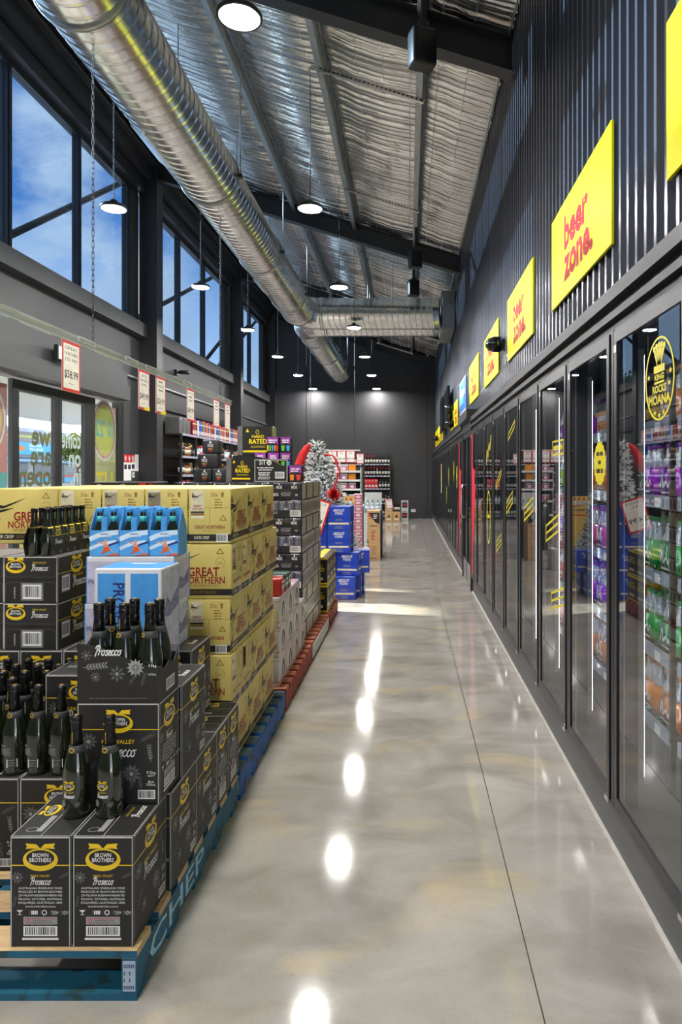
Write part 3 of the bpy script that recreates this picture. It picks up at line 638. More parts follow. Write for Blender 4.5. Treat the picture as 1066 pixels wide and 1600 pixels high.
mul = MB().box((-0.012, -0.028, ZK), (0.07, 0.028, ZH), framemat).box((-0.026, -0.012, ZK), (-0.012, 0.012, ZH), framemat).mesh('mullion')
ledm = MB().box((0.098, -0.0045, 0.32), (0.104, 0.0045, 2.04), led).mesh('light_strip'); ledb = MB().box((0.071, -0.02, 0.30), (0.098, 0.02, 2.06), greyp).mesh('light_channel')
shm = MB(); sw = PIT-0.04
for k in range(13): shm.box((0.0, -sw/2+k*sw/12-0.002, -0.008), (0.44, -sw/2+k*sw/12+0.002, -0.001), shelfm)
shm.box((0, -sw/2, -0.02), (0.01, sw/2, 0), shelfm).box((0.43, -sw/2, -0.02), (0.44, sw/2, 0), shelfm).box((0.2, -sw/2, -0.016), (0.21, sw/2, -0.009), shelfm)
shm = shm.mesh('shelf')
tkm = MB().box((-0.012, -sw/2+0.01, -0.045), (-0.002, sw/2-0.01, 0.012), strip).mesh('ticket_strip')
tk2 = MB().box((-0.0145, -0.03, -0.04), (-0.0125, 0.03, 0.0), whitep).mesh('shelf_ticket')
upm = MB().box((0, -0.012, 0.25), (0.02, 0.012, 2.05), shelfm)
for k in range(40): upm.box((-0.001, -0.004, 0.28+k*0.044), (0.0, 0.004, 0.30+k*0.044), chrome)
upm = upm.mesh('shelf_upright')
nsuf = 1
def fridge_bank(name, label, y0, n, deep):
    t = thing(name, label, 'fridge', (XF, y0, 0)); Lb = n*PIT
    part('kick_plate', MB().box((0.0, 0, 0.012), (0.05, Lb, ZK-0.035), plate).box((0.02, 0, ZK-0.035), (0.06, Lb, ZK), steelblk), t)
    part('floor_seal', MB().box((-0.018, 0, 0), (0.0, Lb, 0.012), sealm), t)
    part('header', MB().box((-0.005, 0, ZH), (0.10, Lb, ZH+0.045), framemat).box((-0.03, 0, ZH+0.045), (0.10, Lb, ZH+0.075), steelblk).box((-0.012, 0, ZH+0.075), (0.10, Lb, ZH+0.11), framemat).box((-0.045, 0, ZH+0.11), (0.10, Lb, ZH+0.165), steelblk), t)
    part('interior', MB().box((0.9, 0, 0), (0.93, Lb, 2.3), fin).box((0.06, 0, 0.1), (0.9, Lb, 0.19), fin).box((0.10, 0, 2.20), (0.9, Lb, 2.26), fin).box((0.06, 0, 0.19), (0.9, 0.02, 2.2), fin).box((0.06, Lb-0.02, 0.19), (0.9, Lb, 2.2), fin), t)
    doors = []
    for k in range(n+1):
        part('mullion', mul, t, (0, k*PIT, 0))
        if deep and 0 < k < n:
            c = part('light_channel', ledb, t, (0, k*PIT, 0)); part('light_strip', ledm, c)
            part('shelf_upright', upm, t, (0.21, k*PIT, 0))
    for k in range(n):
        d = part('fridge_door', frm, t, (-0.014, (k+0.5)*PIT, ZK+0.01)); part('pane', pnm, d); part('gasket', gask, d); part('hinge', hing, d); part('sticker', stick, d); doors.append(d)
        if deep:
            for zs in SHELF:
                s_ = part('shelf', shm, t, (0.24, (k+0.5)*PIT, zs)); part('ticket_strip', tkm, s_)
                for q in (-0.2, 0.12): part('shelf_ticket', tk2, s_, (0, q, 0))
    return doors
Y0 = 0.435
da = fridge_bank('display_fridge', 'long black glass door fridge beside the aisle, nearest the prosecco pallet', Y0, 11, True)
YW0 = Y0+11*PIT; YW1 = YW0+1.46
db = fridge_bank('display_fridge', 'long black glass door fridge running on to the back wall', YW1, 17, False)
# coolroom entrance between the two banks
dr = struct('door_3'); dr.location = (XF, YW0, 0)
part('frame', MB().box((-0.03, 0.0, 0), (0.10, 0.08, 2.30), framemat).box((-0.03, 1.38, 0), (0.10, 1.46, 2.30), framemat).box((-0.03, 0.08, 2.16), (0.10, 1.38, 2.30), framemat).box((-0.09, -0.05, 2.30), (0.10, 1.51, 2.42), steelblk), dr)
for k in (0, 1):
    y = 0.085+k*0.645
    d = part('door_leaf', MB().box((-0.02, y, 0.02), (0.02, y+0.06, 2.155), framemat).box((-0.02, y+0.585, 0.02), (0.02, y+0.64, 2.155), framemat).box((-0.02, y+0.06, 0.02), (0.02, y+0.585, 0.32), chrome).box((-0.02, y+0.06, 2.08), (0.02, y+0.585, 2.155), framemat), dr)
    part('pane', MB().box((-0.005, y+0.061, 0.321), (0.005, y+0.584, 2.079), fridgeglass), d)
    q = y+0.61 if k == 0 else y+0.03
    part('handle', MB().tube([(-0.02, q, 0.95), (-0.08, q, 0.95), (-0.09, q, 1.0), (-0.09, q, 1.35), (-0.08, q, 1.4), (-0.02, q, 1.4)], 0.013, chrome, 8), d)
part('coolroom_wall', MB().box((0.9, 0, 0), (0.93, 1.46, 2.3), fin), dr)
# decals on the door glass
def decal(d, p, z, name='decal', y=0.0): part(name, p.mesh(name), d, (-0.0105, y, z), (0, 0, -PI/2))
p = P2(0.6); p.ring(0.3, 0.43, 0.27, 0.40, 0.022, decy, 0, 40)
for k in range(5):
    a = (k-2)*0.24; p.stroke([(0.3+math.sin(a)*0.05, 0.56), (0.3+math.sin(a)*0.26*0.75, 0.56+math.cos(a)*0.185)], 0.034, decy, 1, False).ell(0.3+math.sin(a)*0.26*0.78, 0.56+math.cos(a)*0.19, 0.024, 0.03, decy, 2, 10)
p.rect(0.20, 0.49, 0.40, 0.56, decy, 1).text('KING', 0.3, 0.42, 0.055, decy, 1, width=0.17, bold=.03).rect(0.21, 0.385, 0.39, 0.405, decy, 1).text('ROCKS', 0.3, 0.30, 0.07, decy, 1, width=0.25, bold=.03).text('MOANA', 0.3, 0.19, 0.085, decy, 1, width=0.40, bold=.03)
for x_, y_ in ((0.1, 0.47), (0.5, 0.47), (0.48, 0.36), (0.22, 0.11), (0.3, 0.08), (0.38, 0.1)):
    p.poly([(x_+0.03*(1 if i % 2 == 0 else .45)*math.sin(i*PI/5), y_+0.03*(1 if i % 2 == 0 else .45)*math.cos(i*PI/5)) for i in range(10)], decy, 1)
decal(da[2], p.sc(0.48, 0.35), 1.51, y=-0.125)
p = P2(0.5); p.poly([(0.25+(0.22 if i % 2 else 0.20)*math.cos(i*PI/18), 0.25+(0.24 if i % 2 else 0.215)*math.sin(i*PI/18)) for i in range(36)], decy, 0)
p.lines(0.25, 0.33, 0.24, 1, 0.05, 0.04, blackp, 1).lines(0.25, 0.24, 0.12, 1, 0.05, 0.04, blackp, 1).lines(0.25, 0.15, 0.26, 1, 0.05, 0.045, blackp, 1)
decal(da[3], p.sc(0.42, 0.42), 1.285, y=-0.2)
def slash(n, h): 
    p = P2(0.4)
    for k in range(n): p.stroke([(0.03, 0.01+k*0.045), (0.37, h-0.06+k*0.045)], 0.014, decy, 0, False)
    p.stroke([(0.03, 0.0), (0.03, 0.02+(n-1)*0.045)], 0.014, decy, 0, False).stroke([(0.37, h-0.07), (0.37, h-0.05+(n-1)*0.045)], 0.014, decy, 0, False)
    return p
q = P2(0.5); q.frame(0, 0, 0.5, 0.17, 0.02, decy).lines(0.25, 0.06, 0.4, 1, 0.05, 0.05, decy, 0)
decal(da[4], q.sc(0.56, 0.5), 1.45, y=-0.15); decal(da[4], slash(3, 0.16), 0.93); decal(da[4], slash(3, 0.16), 0.55, y=-0.15); decal(da[5], slash(3, 0.16), 1.0); decal(da[6], slash(2, 0.16), 1.62); decal(da[6], slash(3, 0.18), 1.0, y=0.1); decal(da[7], slash(3, 0.18), 0.6); decal(da[7], slash(2, 0.2), 1.2)
q = P2(0.4); q.ring(0.2, 0.3, 0.16, 0.28, 0.03, decy).lines(0.2, 0.29, 0.2, 1, 0.05, 0.04, decy, 0); decal(da[8], q, 0.6); q = P2(0.5); q.stroke([(0.05, 0.05), (0.12, 0.2), (0.2, 0.12), (0.28, 0.26), (0.36, 0.2), (0.45, 0.34)], 0.03, decy, 0); decal(da[8], q, 1.4)
for d, y in ((da[10], 0.0), (db[0], 0.0)):
    p = P2(0.66); p.rect(0.0, 0.0, 0.16, 1.86, decr).poly([(0.16, 0.3), (0.3, 0.62), (0.44, 0.95), (0.52, 1.15), (0.40, 1.22), (0.46, 1.4), (0.30, 1.36), (0.16, 1.42)], decr)
    decal(d, p, 0.03, 'red_banner', y)
mg = mat('mixed_green_print', srgb(120, 170, 50), 0.5)
for d, cz in ((db[1], 1.1), (db[2], 1.2), (db[4], 1.1), (db[5], 0.7)):
    q = P2(0.4); q.ell(0.2, 0.2, 0.1, 0.2, decy).ell(0.2, 0.1, 0.08, 0.08, mg, 1); decal(d, q, cz)
q = P2(0.6); q.ell(0.3, 0.4, 0.24, 0.38, whitep).ell(0.3, 0.5, 0.2, 0.24, decy, 1).ell(0.25, 0.3, 0.16, 0.2, mg, 2).ell(0.36, 0.55, 0.09, 0.12, signr, 2); decal(db[8], q, 0.85)

# ------------------------------------------------------------------ drinks inside the near fridge
shrink = {}
def pack_mesh(name, rgb, n=3, w=0.21, d=0.14, h=0.235):
    wrap = mat(name+'_shrink_wrap', rgb, 0.16, var=0.25, scale=22, bump=0.35, coat=0.7)
    sil = mat('clear_shrink_sheen', srgb(214, 218, 226), 0.16, 0.3, var=0.2, scale=30, bump=0.4, coat=0.6)
    mb = MB(); k = 6
    bm = bmesh.new(); bmesh.ops.create_cube(bm, size=1); bmesh.ops.scale(bm, vec=(d, w, h*0.62), verts=bm.verts); bmesh.ops.translate(bm, vec=(0, 0, h*0.31), verts=bm.verts)
    bmesh.ops.bevel(bm, geom=bm.edges[:], offset=0.022, segments=3, affect='EDGES'); vs = [tuple(v.co) for v in bm.verts]; fs = [[v.index for v in f.verts] for f in bm.faces]; bm.free()
    mb.add(vs, fs, wrap, True); body = mb.mesh('shrink_wrap')
    cp = MB(); 
    for i in range(n):
        for j in (-1, 1):
            y = (i-(n-1)/2)*w/n*0.92; cp.lathe([(0.030, h*0.56), (0.028, h*0.66), (0.014, h*0.82), (0.013, h*0.93)], 10, sil, (j*d*0.23, y, 0))
    caps = MB()
    cm = mat(name+'_cap', tuple(min(1, c*0.8+0.05) for c in rgb), 0.3)
    for i in range(n):
        for j in (-1, 1): caps.lathe([(0.0145, h*0.925), (0.0145, h), (0.0, h)], 10, cm, (j*d*0.23, (i-(n-1)/2)*w/n*0.92, 0))
    lb = P2(w*0.8); lb.stroke([(0.01, h*.2), (w*.15, h*.42), (w*.2, h*.2), (w*.35, h*.3), (w*.45, h*.2), (w*.55, h*.32), (w*.62, h*.22)], 0.010, whitep, 1).rect(w*.1, h*.08, w*.55, h*.11, whitep, 1)
    return body, cp.mesh('bottle_necks'), caps.mesh('caps'), lb.mesh('label_print')
cols = [('purple', srgb(170, 30, 210)), ('green', srgb(20, 175, 80)), ('orange', srgb(240, 130, 30)), ('teal', srgb(30, 165, 170)), ('red', srgb(205, 30, 40)), ('blue', srgb(40, 110, 215)), ('pink', srgb(225, 90, 150)), ('lime', srgb(160, 205, 50))]
PM = {n: pack_mesh(n, c) for n, c in cols}
def canpack(name, rgb, rgb2):
    m1 = mat(name+'_can', rgb, 0.3, 0.5); m2 = mat(name+'_can_band', rgb2, 0.4)
    mb = MB(); prof = [(0.024, 0), (0.033, 0.006), (0.033, 0.118), (0.026, 0.128), (0.025, 0.131)]
    for a in (-1, 1):
        for b in (-1, 0, 1): mb.lathe(prof, 14, m1, (a*0.034, b*0.068, 0)); mb.lathe([(0.0336, 0.03), (0.0336, 0.08)], 14, m2, (a*0.034, b*0.068, 0))
    return mb.mesh('cans'), MB().box((-0.07, -0.105, 0.112), (0.07, 0.105, 0.133), m2).mesh('carrier')
CP = [canpack('white_orange', srgb(230, 232, 236), srgb(245, 150, 30)), canpack('silver_green', srgb(225, 230, 232), srgb(30, 160, 110)), canpack('pale_blue', srgb(130, 190, 235), srgb(30, 120, 210)), canpack('black_gold', srgb(30, 30, 32), srgb(220, 170, 40))]
CN = ['white and orange', 'silver and green', 'pale blue', 'black and gold']
FT = ['bottom', 'second lowest', 'middle', 'second highest', 'top']
plan = {3: ['orange', 'green', 'green', 'purple', 'orange'], 2: ['teal', 'blue', 'teal', 'green', 'blue'], 1: ['red', 'green', 'lime', 'purple', 'pink'], 4: ['orange', 'purple', 'pink', 'orange', 'purple'], 5: ['pink', 'red', 'blue', 'lime', 'purple'],
        6: ['green', 'orange', 'red', 'teal', 'pink'], 7: ['blue', 'lime', 'orange', 'red', 'purple'], 8: ['teal', 'pink', 'green', 'blue', 'orange']}
for dk, cl in plan.items():
    yc = Y0+(dk+0.5)*PIT
    for si, zs in enumerate(SHELF):
        for j in (-1, 0, 1):
            y = yc + j*0.235
            for lev in ((0,) if (si not in (1, 3) or dk > 4) else (0, 1)):
                zz = zs + 0.001 + lev*0.155
                if (j == 1 and dk in (2, 3)) or (j == 0 and si == 4):
                    i = (dk+si) % 4
                    t = thing('can_pack', '%s six pack of cans on the %s fridge shelf' % (CN[i], FT[si]), 'can pack', (XF+0.325, y, zz-0.0), 0, 'drinks in the fridge')
                    part('cans', CP[i][0], t); part('carrier', CP[i][1], t)
                else:
                    if lev: continue
                    t = thing('bottle_pack', '%s shrink-wrapped bottle pack on the %s shelf of the long fridge' % (cl[si], FT[si]), 'bottle pack', (XF+0.325, y, zz), 0, 'drinks in the fridge')
                    b, nk, cp, lb = PM[cl[si]]; part('shrink_wrap', b, t); part('bottle_necks', nk, t); part('caps', cp, t); part('label_print', lb, t, (-0.07, 0, 0), (0, 0, -PI/2))
# clear bottles on the fridge floor
clearb = glass('clear_bottle_glass', (0.86, 0.92, 0.95), 1.5, 0.02, (0.7, 0.75, 0.8), 0.12)
btm = MB().lathe([(0.028, 0), (0.033, 0.006), (0.033, 0.13), (0.014, 0.19), (0.013, 0.235)], 16, clearb).mesh('glass'); bcm = MB().lathe([(0.015, 0.228), (0.015, 0.242), (0, 0.242)], 12, mat('cap_aqua', srgb(90, 200, 190), 0.4)).mesh('cap')
for k in range(16):
    t = thing('clear_bottle', 'clear glass bottle with aqua cap on the fridge floor', 'bottle', (XF+0.30, 1.28+k*0.14, 0.191), 0, 'clear bottles on the fridge floor'); part('glass', btm, t); part('cap', bcm, t)
# ------------------------------------------------------------------ pallets
pwood = mat('worn_pallet_wood', srgb(176, 142, 98), 0.8, var=0.25, scale=14, stretch=(1, 8, 8)); ptop = mat('pallet_top_wood', srgb(190, 160, 118), 0.8, var=0.25, scale=14, stretch=(1, 8, 8))
def worn(name, rgb, rgb2, thr):
    m = mat(name, rgb, 0.65, var=0.2, scale=8); nt = m.node_tree; b = nt.nodes['Principled BSDF']
    tc = N(nt, 'ShaderNodeTexCoord'); n = N(nt, 'ShaderNodeTexNoise'); n.inputs['Scale'].default_value = 14; n.inputs['Detail'].default_value = 6; nt.links.new(tc.outputs['Object'], n.inputs['Vector'])
    r = N(nt, 'ShaderNodeValToRGB'); r.color_ramp.elements[0].position = thr; r.color_ramp.elements[1].position = thr+0.06; nt.links.new(n.outputs['Fac'], r.inputs[0])
    mx = N(nt, 'ShaderNodeMixRGB'); nt.links.new(r.outputs[0], mx.inputs[0]); src = b.inputs['Base Color'].links[0].from_socket
    nt.links.new(src, mx.inputs[1]); mx.inputs[2].default_value = tuple(rgb2)+(1,); nt.links.new(mx.outputs[0], b.inputs['Base Color']); return m
pblue = worn('worn_blue_paint', srgb(28, 92, 170), srgb(54, 62, 66), 0.56); pteal = worn('worn_teal_blue_paint', srgb(24, 92, 118), srgb(34, 70, 78), 0.55); pred = worn('worn_red_paint', srgb(150, 44, 34), srgb(110, 40, 34), 0.6); predtop = mat('red_pallet_top', srgb(186, 110, 84), .8, var=.25, scale=12)
navyp = mat('nail_plate_blue', srgb(40, 56, 110), 0.5); platew = mat('nail_plate_pale', srgb(186, 206, 226), 0.4, 0.4)
def pallet(label, x1, y0, paint, top, side_txt=None, nb=8, panel=None, Lx=1.165, Ly=1.165):
    t = thing('pallet', label, 'pallet', (x1, y0, 0), 0, 'timber pallets along the aisle')
    bb = MB().box((0, 0, 0.022), (-0.045, Ly, 0.125), paint).mesh('bearer')
    for x in (0, -0.56, -1.12): part('bearer', bb, t, (x, 0, 0))
    bd = MB().box((0.0, 0, 0.1255), (-Lx, 0.11, 0.148), top).box((0.001, -0.0006, 0.1265), (-Lx, -0.0001, 0.147), paint).mesh('deck_board')
    for k in range(nb): part('deck_board', bd, t, (0, k*(Ly-0.11)/(nb-1), 0))
    lb = MB().box((0.0, 0, 0.0), (-Lx, 0.10, 0.021), paint).mesh('base_board')
    for k in range(5): part('base_board', lb, t, (0, k*(Ly-0.10)/4, 0))
    p = P2(0.045)
    p.rect(0.004, 0.028, 0.041, 0.118, platew)
    for r_ in range(4):
        for c_ in range(6 if r_ in (0, 3) else 2): p.rect(0.007+c_*(0.0055 if r_ in (0, 3) else 0.016), 0.034+r_*0.021, 0.0100+c_*(0.0055 if r_ in (0, 3) else 0.016), 0.045+r_*0.021, navyp, 1)
    part('nail_plate', p.mesh('nail_plate'), t, (-0.0225, 0, 0))
    if side_txt:
        p = P2(Ly); p.text(side_txt, 0.10, 0.035, 0.075, mat('worn_stencil_white', srgb(160, 200, 215), 0.7, var=0.3, scale=40), 1, 'L', bold=0.01, width=0.55); part('stencil', p.mesh('stencil'), t, (0, Ly/2, 0), (0, 0, PI/2))
    if panel: part('side_panel', MB().box((0.001, 0.0, 0.02), (0.006, Ly*0.95, 0.125), panel), t)
    return t
PX = -0.80
pallet('blue stencilled timber pallet under the black prosecco cartons', PX, 1.98, pteal, ptop, 'CHEP', 7)
pallet('worn bright blue pallet under the yellow beer cartons', PX, 3.20, pblue, mat('blue_pallet_top', srgb(70, 96, 110), .8, var=.3))
pallet('red pallet under the white and pink can cartons', PX, 4.40, pred, predtop)
pallet('red pallet with a white side panel under the black can slabs', PX, 5.60, pred, predtop, None, 8, mat('white_side_panel', srgb(205, 208, 210), .6, var=.1))
pallet('red pallet under the black and yellow cartons', PX, 6.80, pred, predtop, Ly=0.84, nb=6)
ZP = 0.1485

# ------------------------------------------------------------------ black prosecco cartons and bottles
cblack = mat('black_carton', srgb(35, 34, 33), 0.55, var=0.10, scale=30); edgew = mat('worn_white_edge', srgb(198, 196, 190), 0.7, var=0.1, scale=80)
goldp = mat('gold_yellow_print', srgb(232, 196, 34), 0.45, var=0.05); ovalk = mat('oval_black', srgb(30, 29, 28), 0.5)
def script(p, s, x, y, h, m, l, t):
    """hand-lettered Prosecco; h is capital height"""
    A = [[(.02,.72),(.12,.98),(.42,1.05),(.60,.82),(.46,.58),(.24,.50)], [(.34,.98),(.24,.5),(.10,-.12)]]
    X = .50; xh = .42
    A.append([(X,.0),(X+.07,.40),(X+.05,.30),(X+.20,.42)])                                           # r
    c = X+.34; A.append([(c+.10*math.cos(q), .2+.2*math.sin(q)) for q in [PI*.5+2*PI*k/10 for k in range(11)]]+[(c+.2,.36)])
    c += .22; A.append([(c-.02,.10),(c+.02,.0),(c+.12,.05),(c+.10,.2),(c+.02,.3),(c+.10,.42),(c+.18,.36)])     # s
    for k in range(3):
        c += .22 + (0.02 if k else .06)
        if k == 0: A.append([(c-.06,.18),(c+.08,.24),(c+.06,.40),(c-.04,.36),(c-.07,.12),(c+.02,.0),(c+.15,.12)])   # e
        else: A.append([(c+.08,.34),(c+.0,.42),(c-.09,.2),(c-.02,.0),(c+.13,.12)])
    c += .24; A.append([(c+.10*math.cos(q), .2+.2*math.sin(q)) for q in [PI*.5+2*PI*k/10 for k in range(11)]]+[(c+.18,.40)])
    w = c+.2
    W_ = .5+(w-.5)*1.75
    for i_, st_ in enumerate(A):
        if i_ > 1: st_ = [(.5+(a-.5)*1.75, b*1.35) for a, b in st_]
        p.stroke([(x + s*h*.72*(a + .22*b) - s*h*.72*W_/2, y + h*.9*b) for a, b in st_], t, m, l)
def bb_logo(p, cx, cy, w, l=1):
    h = w*0.52
    p.ell(cx, cy, w*0.5, h*0.62, goldp, l, 28).ell(cx, cy+h*0.10, w*0.40, h*0.43, ovalk, l+1, 28)
    for s_ in (-1, 1): p.poly([(cx, cy+h*0.62), (cx+s_*w*0.12, cy+h*0.86), (cx+s_*w*0.42, cy+h*0.90), (cx+s_*w*0.38, cy+h*0.72), (cx+s_*w*0.42, cy+h*0.60), (cx+s_*w*0.12, cy+h*0.62)][::s_], goldp, l+1)
    p.text('BROWN', cx, cy+h*0.15, h*0.22, whitep, l+2, width=w*0.46, bold=.01).text('BROTHERS', cx, cy-h*0.12, h*0.22, whitep, l+2, width=w*0.62, bold=.01)
def flower(p, cx, cy, r, m, l=1, n=9):
    for i in range(n):
        a = 2*PI*i/n; ux, uy = math.cos(a), math.sin(a)
        p.poly([(cx+ux*r*.2, cy+uy*r*.2), (cx+ux*r*.6-uy*r*.17, cy+uy*r*.6+ux*r*.17), (cx+ux*r, cy+uy*r), (cx+ux*r*.6+uy*r*.17, cy+uy*r*.6-ux*r*.17)][::-1], m, l)
    p.ell(cx, cy, r*.22, r*.22, greyp, l+1, 8)
def sprig(p, x, y, L_, ang, m, l=1, n=6):
    c, s_ = math.cos(ang), math.sin(ang)
    p.stroke([(x, y), (x+c*L_, y+s_*L_)], L_*0.03, m, l, False)
    for i in range(n):
        t = (i+1)/n; bx, by = x+c*L_*t, y+s_*L_*t
        for k in (-1, 1):
            a = ang+k*0.8; p.poly([(bx, by), (bx+math.cos(a-.3)*L_*.12, by+math.sin(a-.3)*L_*.12), (bx+math.cos(a)*L_*.22, by+math.sin(a)*L_*.22), (bx+math.cos(a+.3)*L_*.12, by+math.sin(a+.3)*L_*.12)], m, l)
PW, PD, PH = 0.18, 0.268, 0.328
def edges(p, w, h, top=True): p.rect(0.002, 0.002, 0.0045, h-0.002, edgew, 0).rect(w-0.0045, 0.002, w-0.002, h-0.002, edgew, 0); p.rect(0.002, h-0.005, w-0.002, h-0.001, edgew, 0); return p
INFO = ['AUSTRALIAN SPARKLING WINE', 'PRODUCED BY BROWN BROTHERS', '239 MILAWA-BOBINAWARRAH RD', 'MILAWA, VICTORIA, AUSTRALIA', 'ENQUIRIES: AUSTRALIA 1800', 'www.brownbrothers.com.au']
def end_face(w=PW, h=PH):
    p = P2(w); edges(p, w, h); p.rect(0, h*0.735, w, h*0.745, goldp, 0); bb_logo(p, w/2, h*0.79, w*0.58)
    p.text('KING VALLEY', w/2, h*0.635, 0.0065, goldp, 1, width=w*0.32); script(p, 1, w/2, h*0.565, 0.024, whitep, 1, 0.0020)
    for i, s_ in enumerate(INFO): p.text(s_, w/2, h*(0.525-0.033*i), 0.0062, whitep, 1, width=w*(0.72 if i < 5 else .5))
    flower(p, w*0.12, h*0.63, 0.020, dgreyp); sprig(p, w*0.80, h*0.62, 0.03, 0.5, dgreyp); sprig(p, w*0.06, h*0.36, 0.03, 1.4, dgreyp)
    for i in range(5):
        x = w*(0.16+0.17*i); p.rect(x-0.0006, h*0.29, x, h*0.335, greyp, 1) if i else None
        if i == 0: p.poly([(x-0.01, h*.335), (x+0.0, h*.31), (x+0.01, h*.335)][::-1], whitep, 1).rect(x-.001, h*.295, x+.001, h*.31, whitep, 1).rect(x-.006, h*.292, x+.006, h*.296, whitep, 1)
        elif i == 1: [p.rect(x+.004+k*.005, h*.295, x+.0075+k*.005, h*.33, whitep, 1) for k in range(4)]
        elif i == 2: p.ring(x+.012, h*.313, .008, .008, .0025, whitep, 1, 9)
        else: p.text('9.5kg' if i == 3 else '6x750mL', x+.013, h*.31, .006, whitep, 1, width=.02).text('NETT', x+.013, h*.294, .004, whitep, 1, width=.015)
    p.rect(w*.22, h*.205, w*.78, h*.275, greyp, 1).text('PREGNANCY WARNING', w*.53, h*.25, .005, redp, 2, width=w*.42).lines(w*.53, h*.235, w*.42, 3, .006, .002, dgreyp, 2).ring(w*.285, h*.24, .006, .008, .002, redp, 2, 10)
    p.barcode(w*.22, h*.10, w*.78, h*.19, whitep, blackp).rect(w*.20, h*.065, w*.80, h*.085, whitep, 1); return p
def side_face(w=PD, h=PH):
    p = P2(w); edges(p, w, h); p.rect(0, h*0.735, w, h*0.745, goldp, 0); bb_logo(p, w*.5, h*.80, w*.36)
    p.text('KING VALLEY', w*.5, h*.60, 0.013, goldp, 1, width=w*.40, bold=.01); script(p, 1, w*.5, h*.47, 0.044, whitep, 1, 0.0032)
    flower(p, w*.14, h*.62, .03, dgreyp, 1, 10); flower(p, w*.66, h*.30, .032, dgreyp, 1, 11); sprig(p, w*.76, h*.62, .05, .5, dgreyp); sprig(p, w*.90, h*.42, .05, 1.7, greyp); sprig(p, w*.64, h*.14, .04, 1.2, dgreyp); sprig(p, w*.78, h*.14, .04, 1.7, dgreyp)
    sprig(p, w*.1, h*.28, .05, .9, dgreyp); flower(p, w*.30, h*.24, .024, dgreyp, 1, 7)
    p.text('9.5kg', w*.90, h*.30, .009, whitep, 1, width=.03).text('NETT', w*.90, h*.27, .006, whitep, 1, width=.022).text('6x', w*.90, h*.21, .009, whitep, 1, width=.02).text('750mL', w*.90, h*.18, .008, whitep, 1, width=.032)
    p.barcode(w*.74, h*.05, w*.95, h*.14, whitep, blackp); return p
def top_face(w=PW, d=PD):
    p = P2(w); p.rect(.001, .001, w-.001, .0035, edgew).rect(.001, d-.004, w-.001, d-.001, edgew).rect(.001, .001, .003, d-.001, edgew).rect(w-.003, .001, w-.001, d-.001, edgew).rect(w*.49, 0, w*.50, d, edgew)
    q = P2(1); bb_logo(q, 0, 0, .07, 1); c = math.pi/2
    p.it += [([(w*.25 - b, d*.58 + a) for a, b in vs], fs, m, l) for vs, fs, m, l in q.it]
    p.ring(w*.25, d*.14, .018, .014, .003, greyp, 1, 12).rect(w*.34, d*.1, w*.44, d*.45, greyp, 1)
    q = P2(1); script(q, 1, 0, 0, .028, whitep, 1, .003); p.it += [([(w*.84 - b, d*.55 + a) for a, b in vs], fs, m, l) for vs, fs, m, l in q.it]
    q = P2(1); q.text('KING VALLEY', 0, 0, .009, goldp, 1, width=.06); p.it += [([(w*.64 - b, d*.55 + a) for a, b in vs], fs, m, l) for vs, fs, m, l in q.it]
    return p
E_ = end_face().mesh('end_print'); S_ = side_face().mesh('side_print'); T_ = top_face().mesh('top_print')
PB = rbox(PW, PD, PH, cblack, .0025)
PL = 'black six-bottle prosecco carton '
def pbox(cx, y0, z, endf, label):
    """endf: narrow end to the front, else the wide side"""
    if endf: return carton('prosecco_carton', PL+label, 'carton', (PW, PD, PH), PB, {'front': E_, 'right': S_, 'left': S_, 'top': T_}, (cx, y0+PD/2, z), 0, 'prosecco cartons on the stencilled pallet')
    return carton('prosecco_carton', PL+label, 'carton', (PW, PD, PH), PB, {'right': S_, 'front': E_, 'back': E_, 'left': S_, 'top': T_}, (cx, y0+PW/2, z), -PI/2, 'prosecco cartons on the stencilled pallet')
Z1, Z2, Z3 = ZP, ZP+PH+.001, ZP+2*PH+.002
pbox(-1.092, 1.995, Z1, True, 'standing at the pallet front edge under the left bottle'); pbox(-.906, 1.995, Z1, True, 'at the pallet front corner beside the aisle')
c_ = thing; 
pbox(-.945, 2.19, Z2, False, 'carrying the cut-open tray of bottles')
pbox(-.890, 2.268, Z1, True, 'on the aisle edge directly behind the corner carton'); pbox(-.890, 2.538, Z1, True, 'on the aisle edge, third from the pallet corner')
pbox(-.935, 2.808, Z1, False, 'turned end-out on the aisle edge'); pbox(-.935, 2.990, Z1, False, 'turned end-out at the back of the aisle edge')
pbox(-.890, 2.376, Z2, True, 'upper one on the aisle edge behind the tray')
pbox(-1.2385, 2.375, Z1, False, 'under the front bottle row, right half'); pbox(-1.510, 2.375, Z1, False, 'under the front bottle row, left half'); pbox(-1.782, 2.375, Z1, False, 'at the far left under the bottle row')
for cx, lab in ((-1.28, 'under the rear bottles beside the aisle cartons'), (-1.462, 'in the middle under the rear bottles'), (-1.644, 'at the left under the rear bottles')): pbox(cx, 2.562, Z1, True, lab)
for cx, lab in ((-1.712, 'bottom rear of the pallet, leftmost'), (-1.530, 'bottom rear of the pallet, second'), (-1.348, 'bottom rear of the pallet, third'), (-1.166, 'bottom rear of the pallet, fourth')): pbox(cx, 2.84, Z1, True, lab)
pbox(-1.216, 2.50, Z2, False, 'behind the bottle row with its printed top showing')
for cx, lab in ((-1.735, 'second layer rear, under the small cases, left'), (-1.553, 'second layer rear, under the small cases, right'), (-1.371, 'second layer rear, under the white cases, left'), (-1.189, 'second layer rear, under the white cases, middle'), (-1.007, 'second layer rear, under the white cases, right')):
    pbox(cx, 2.845, Z2, True, lab)

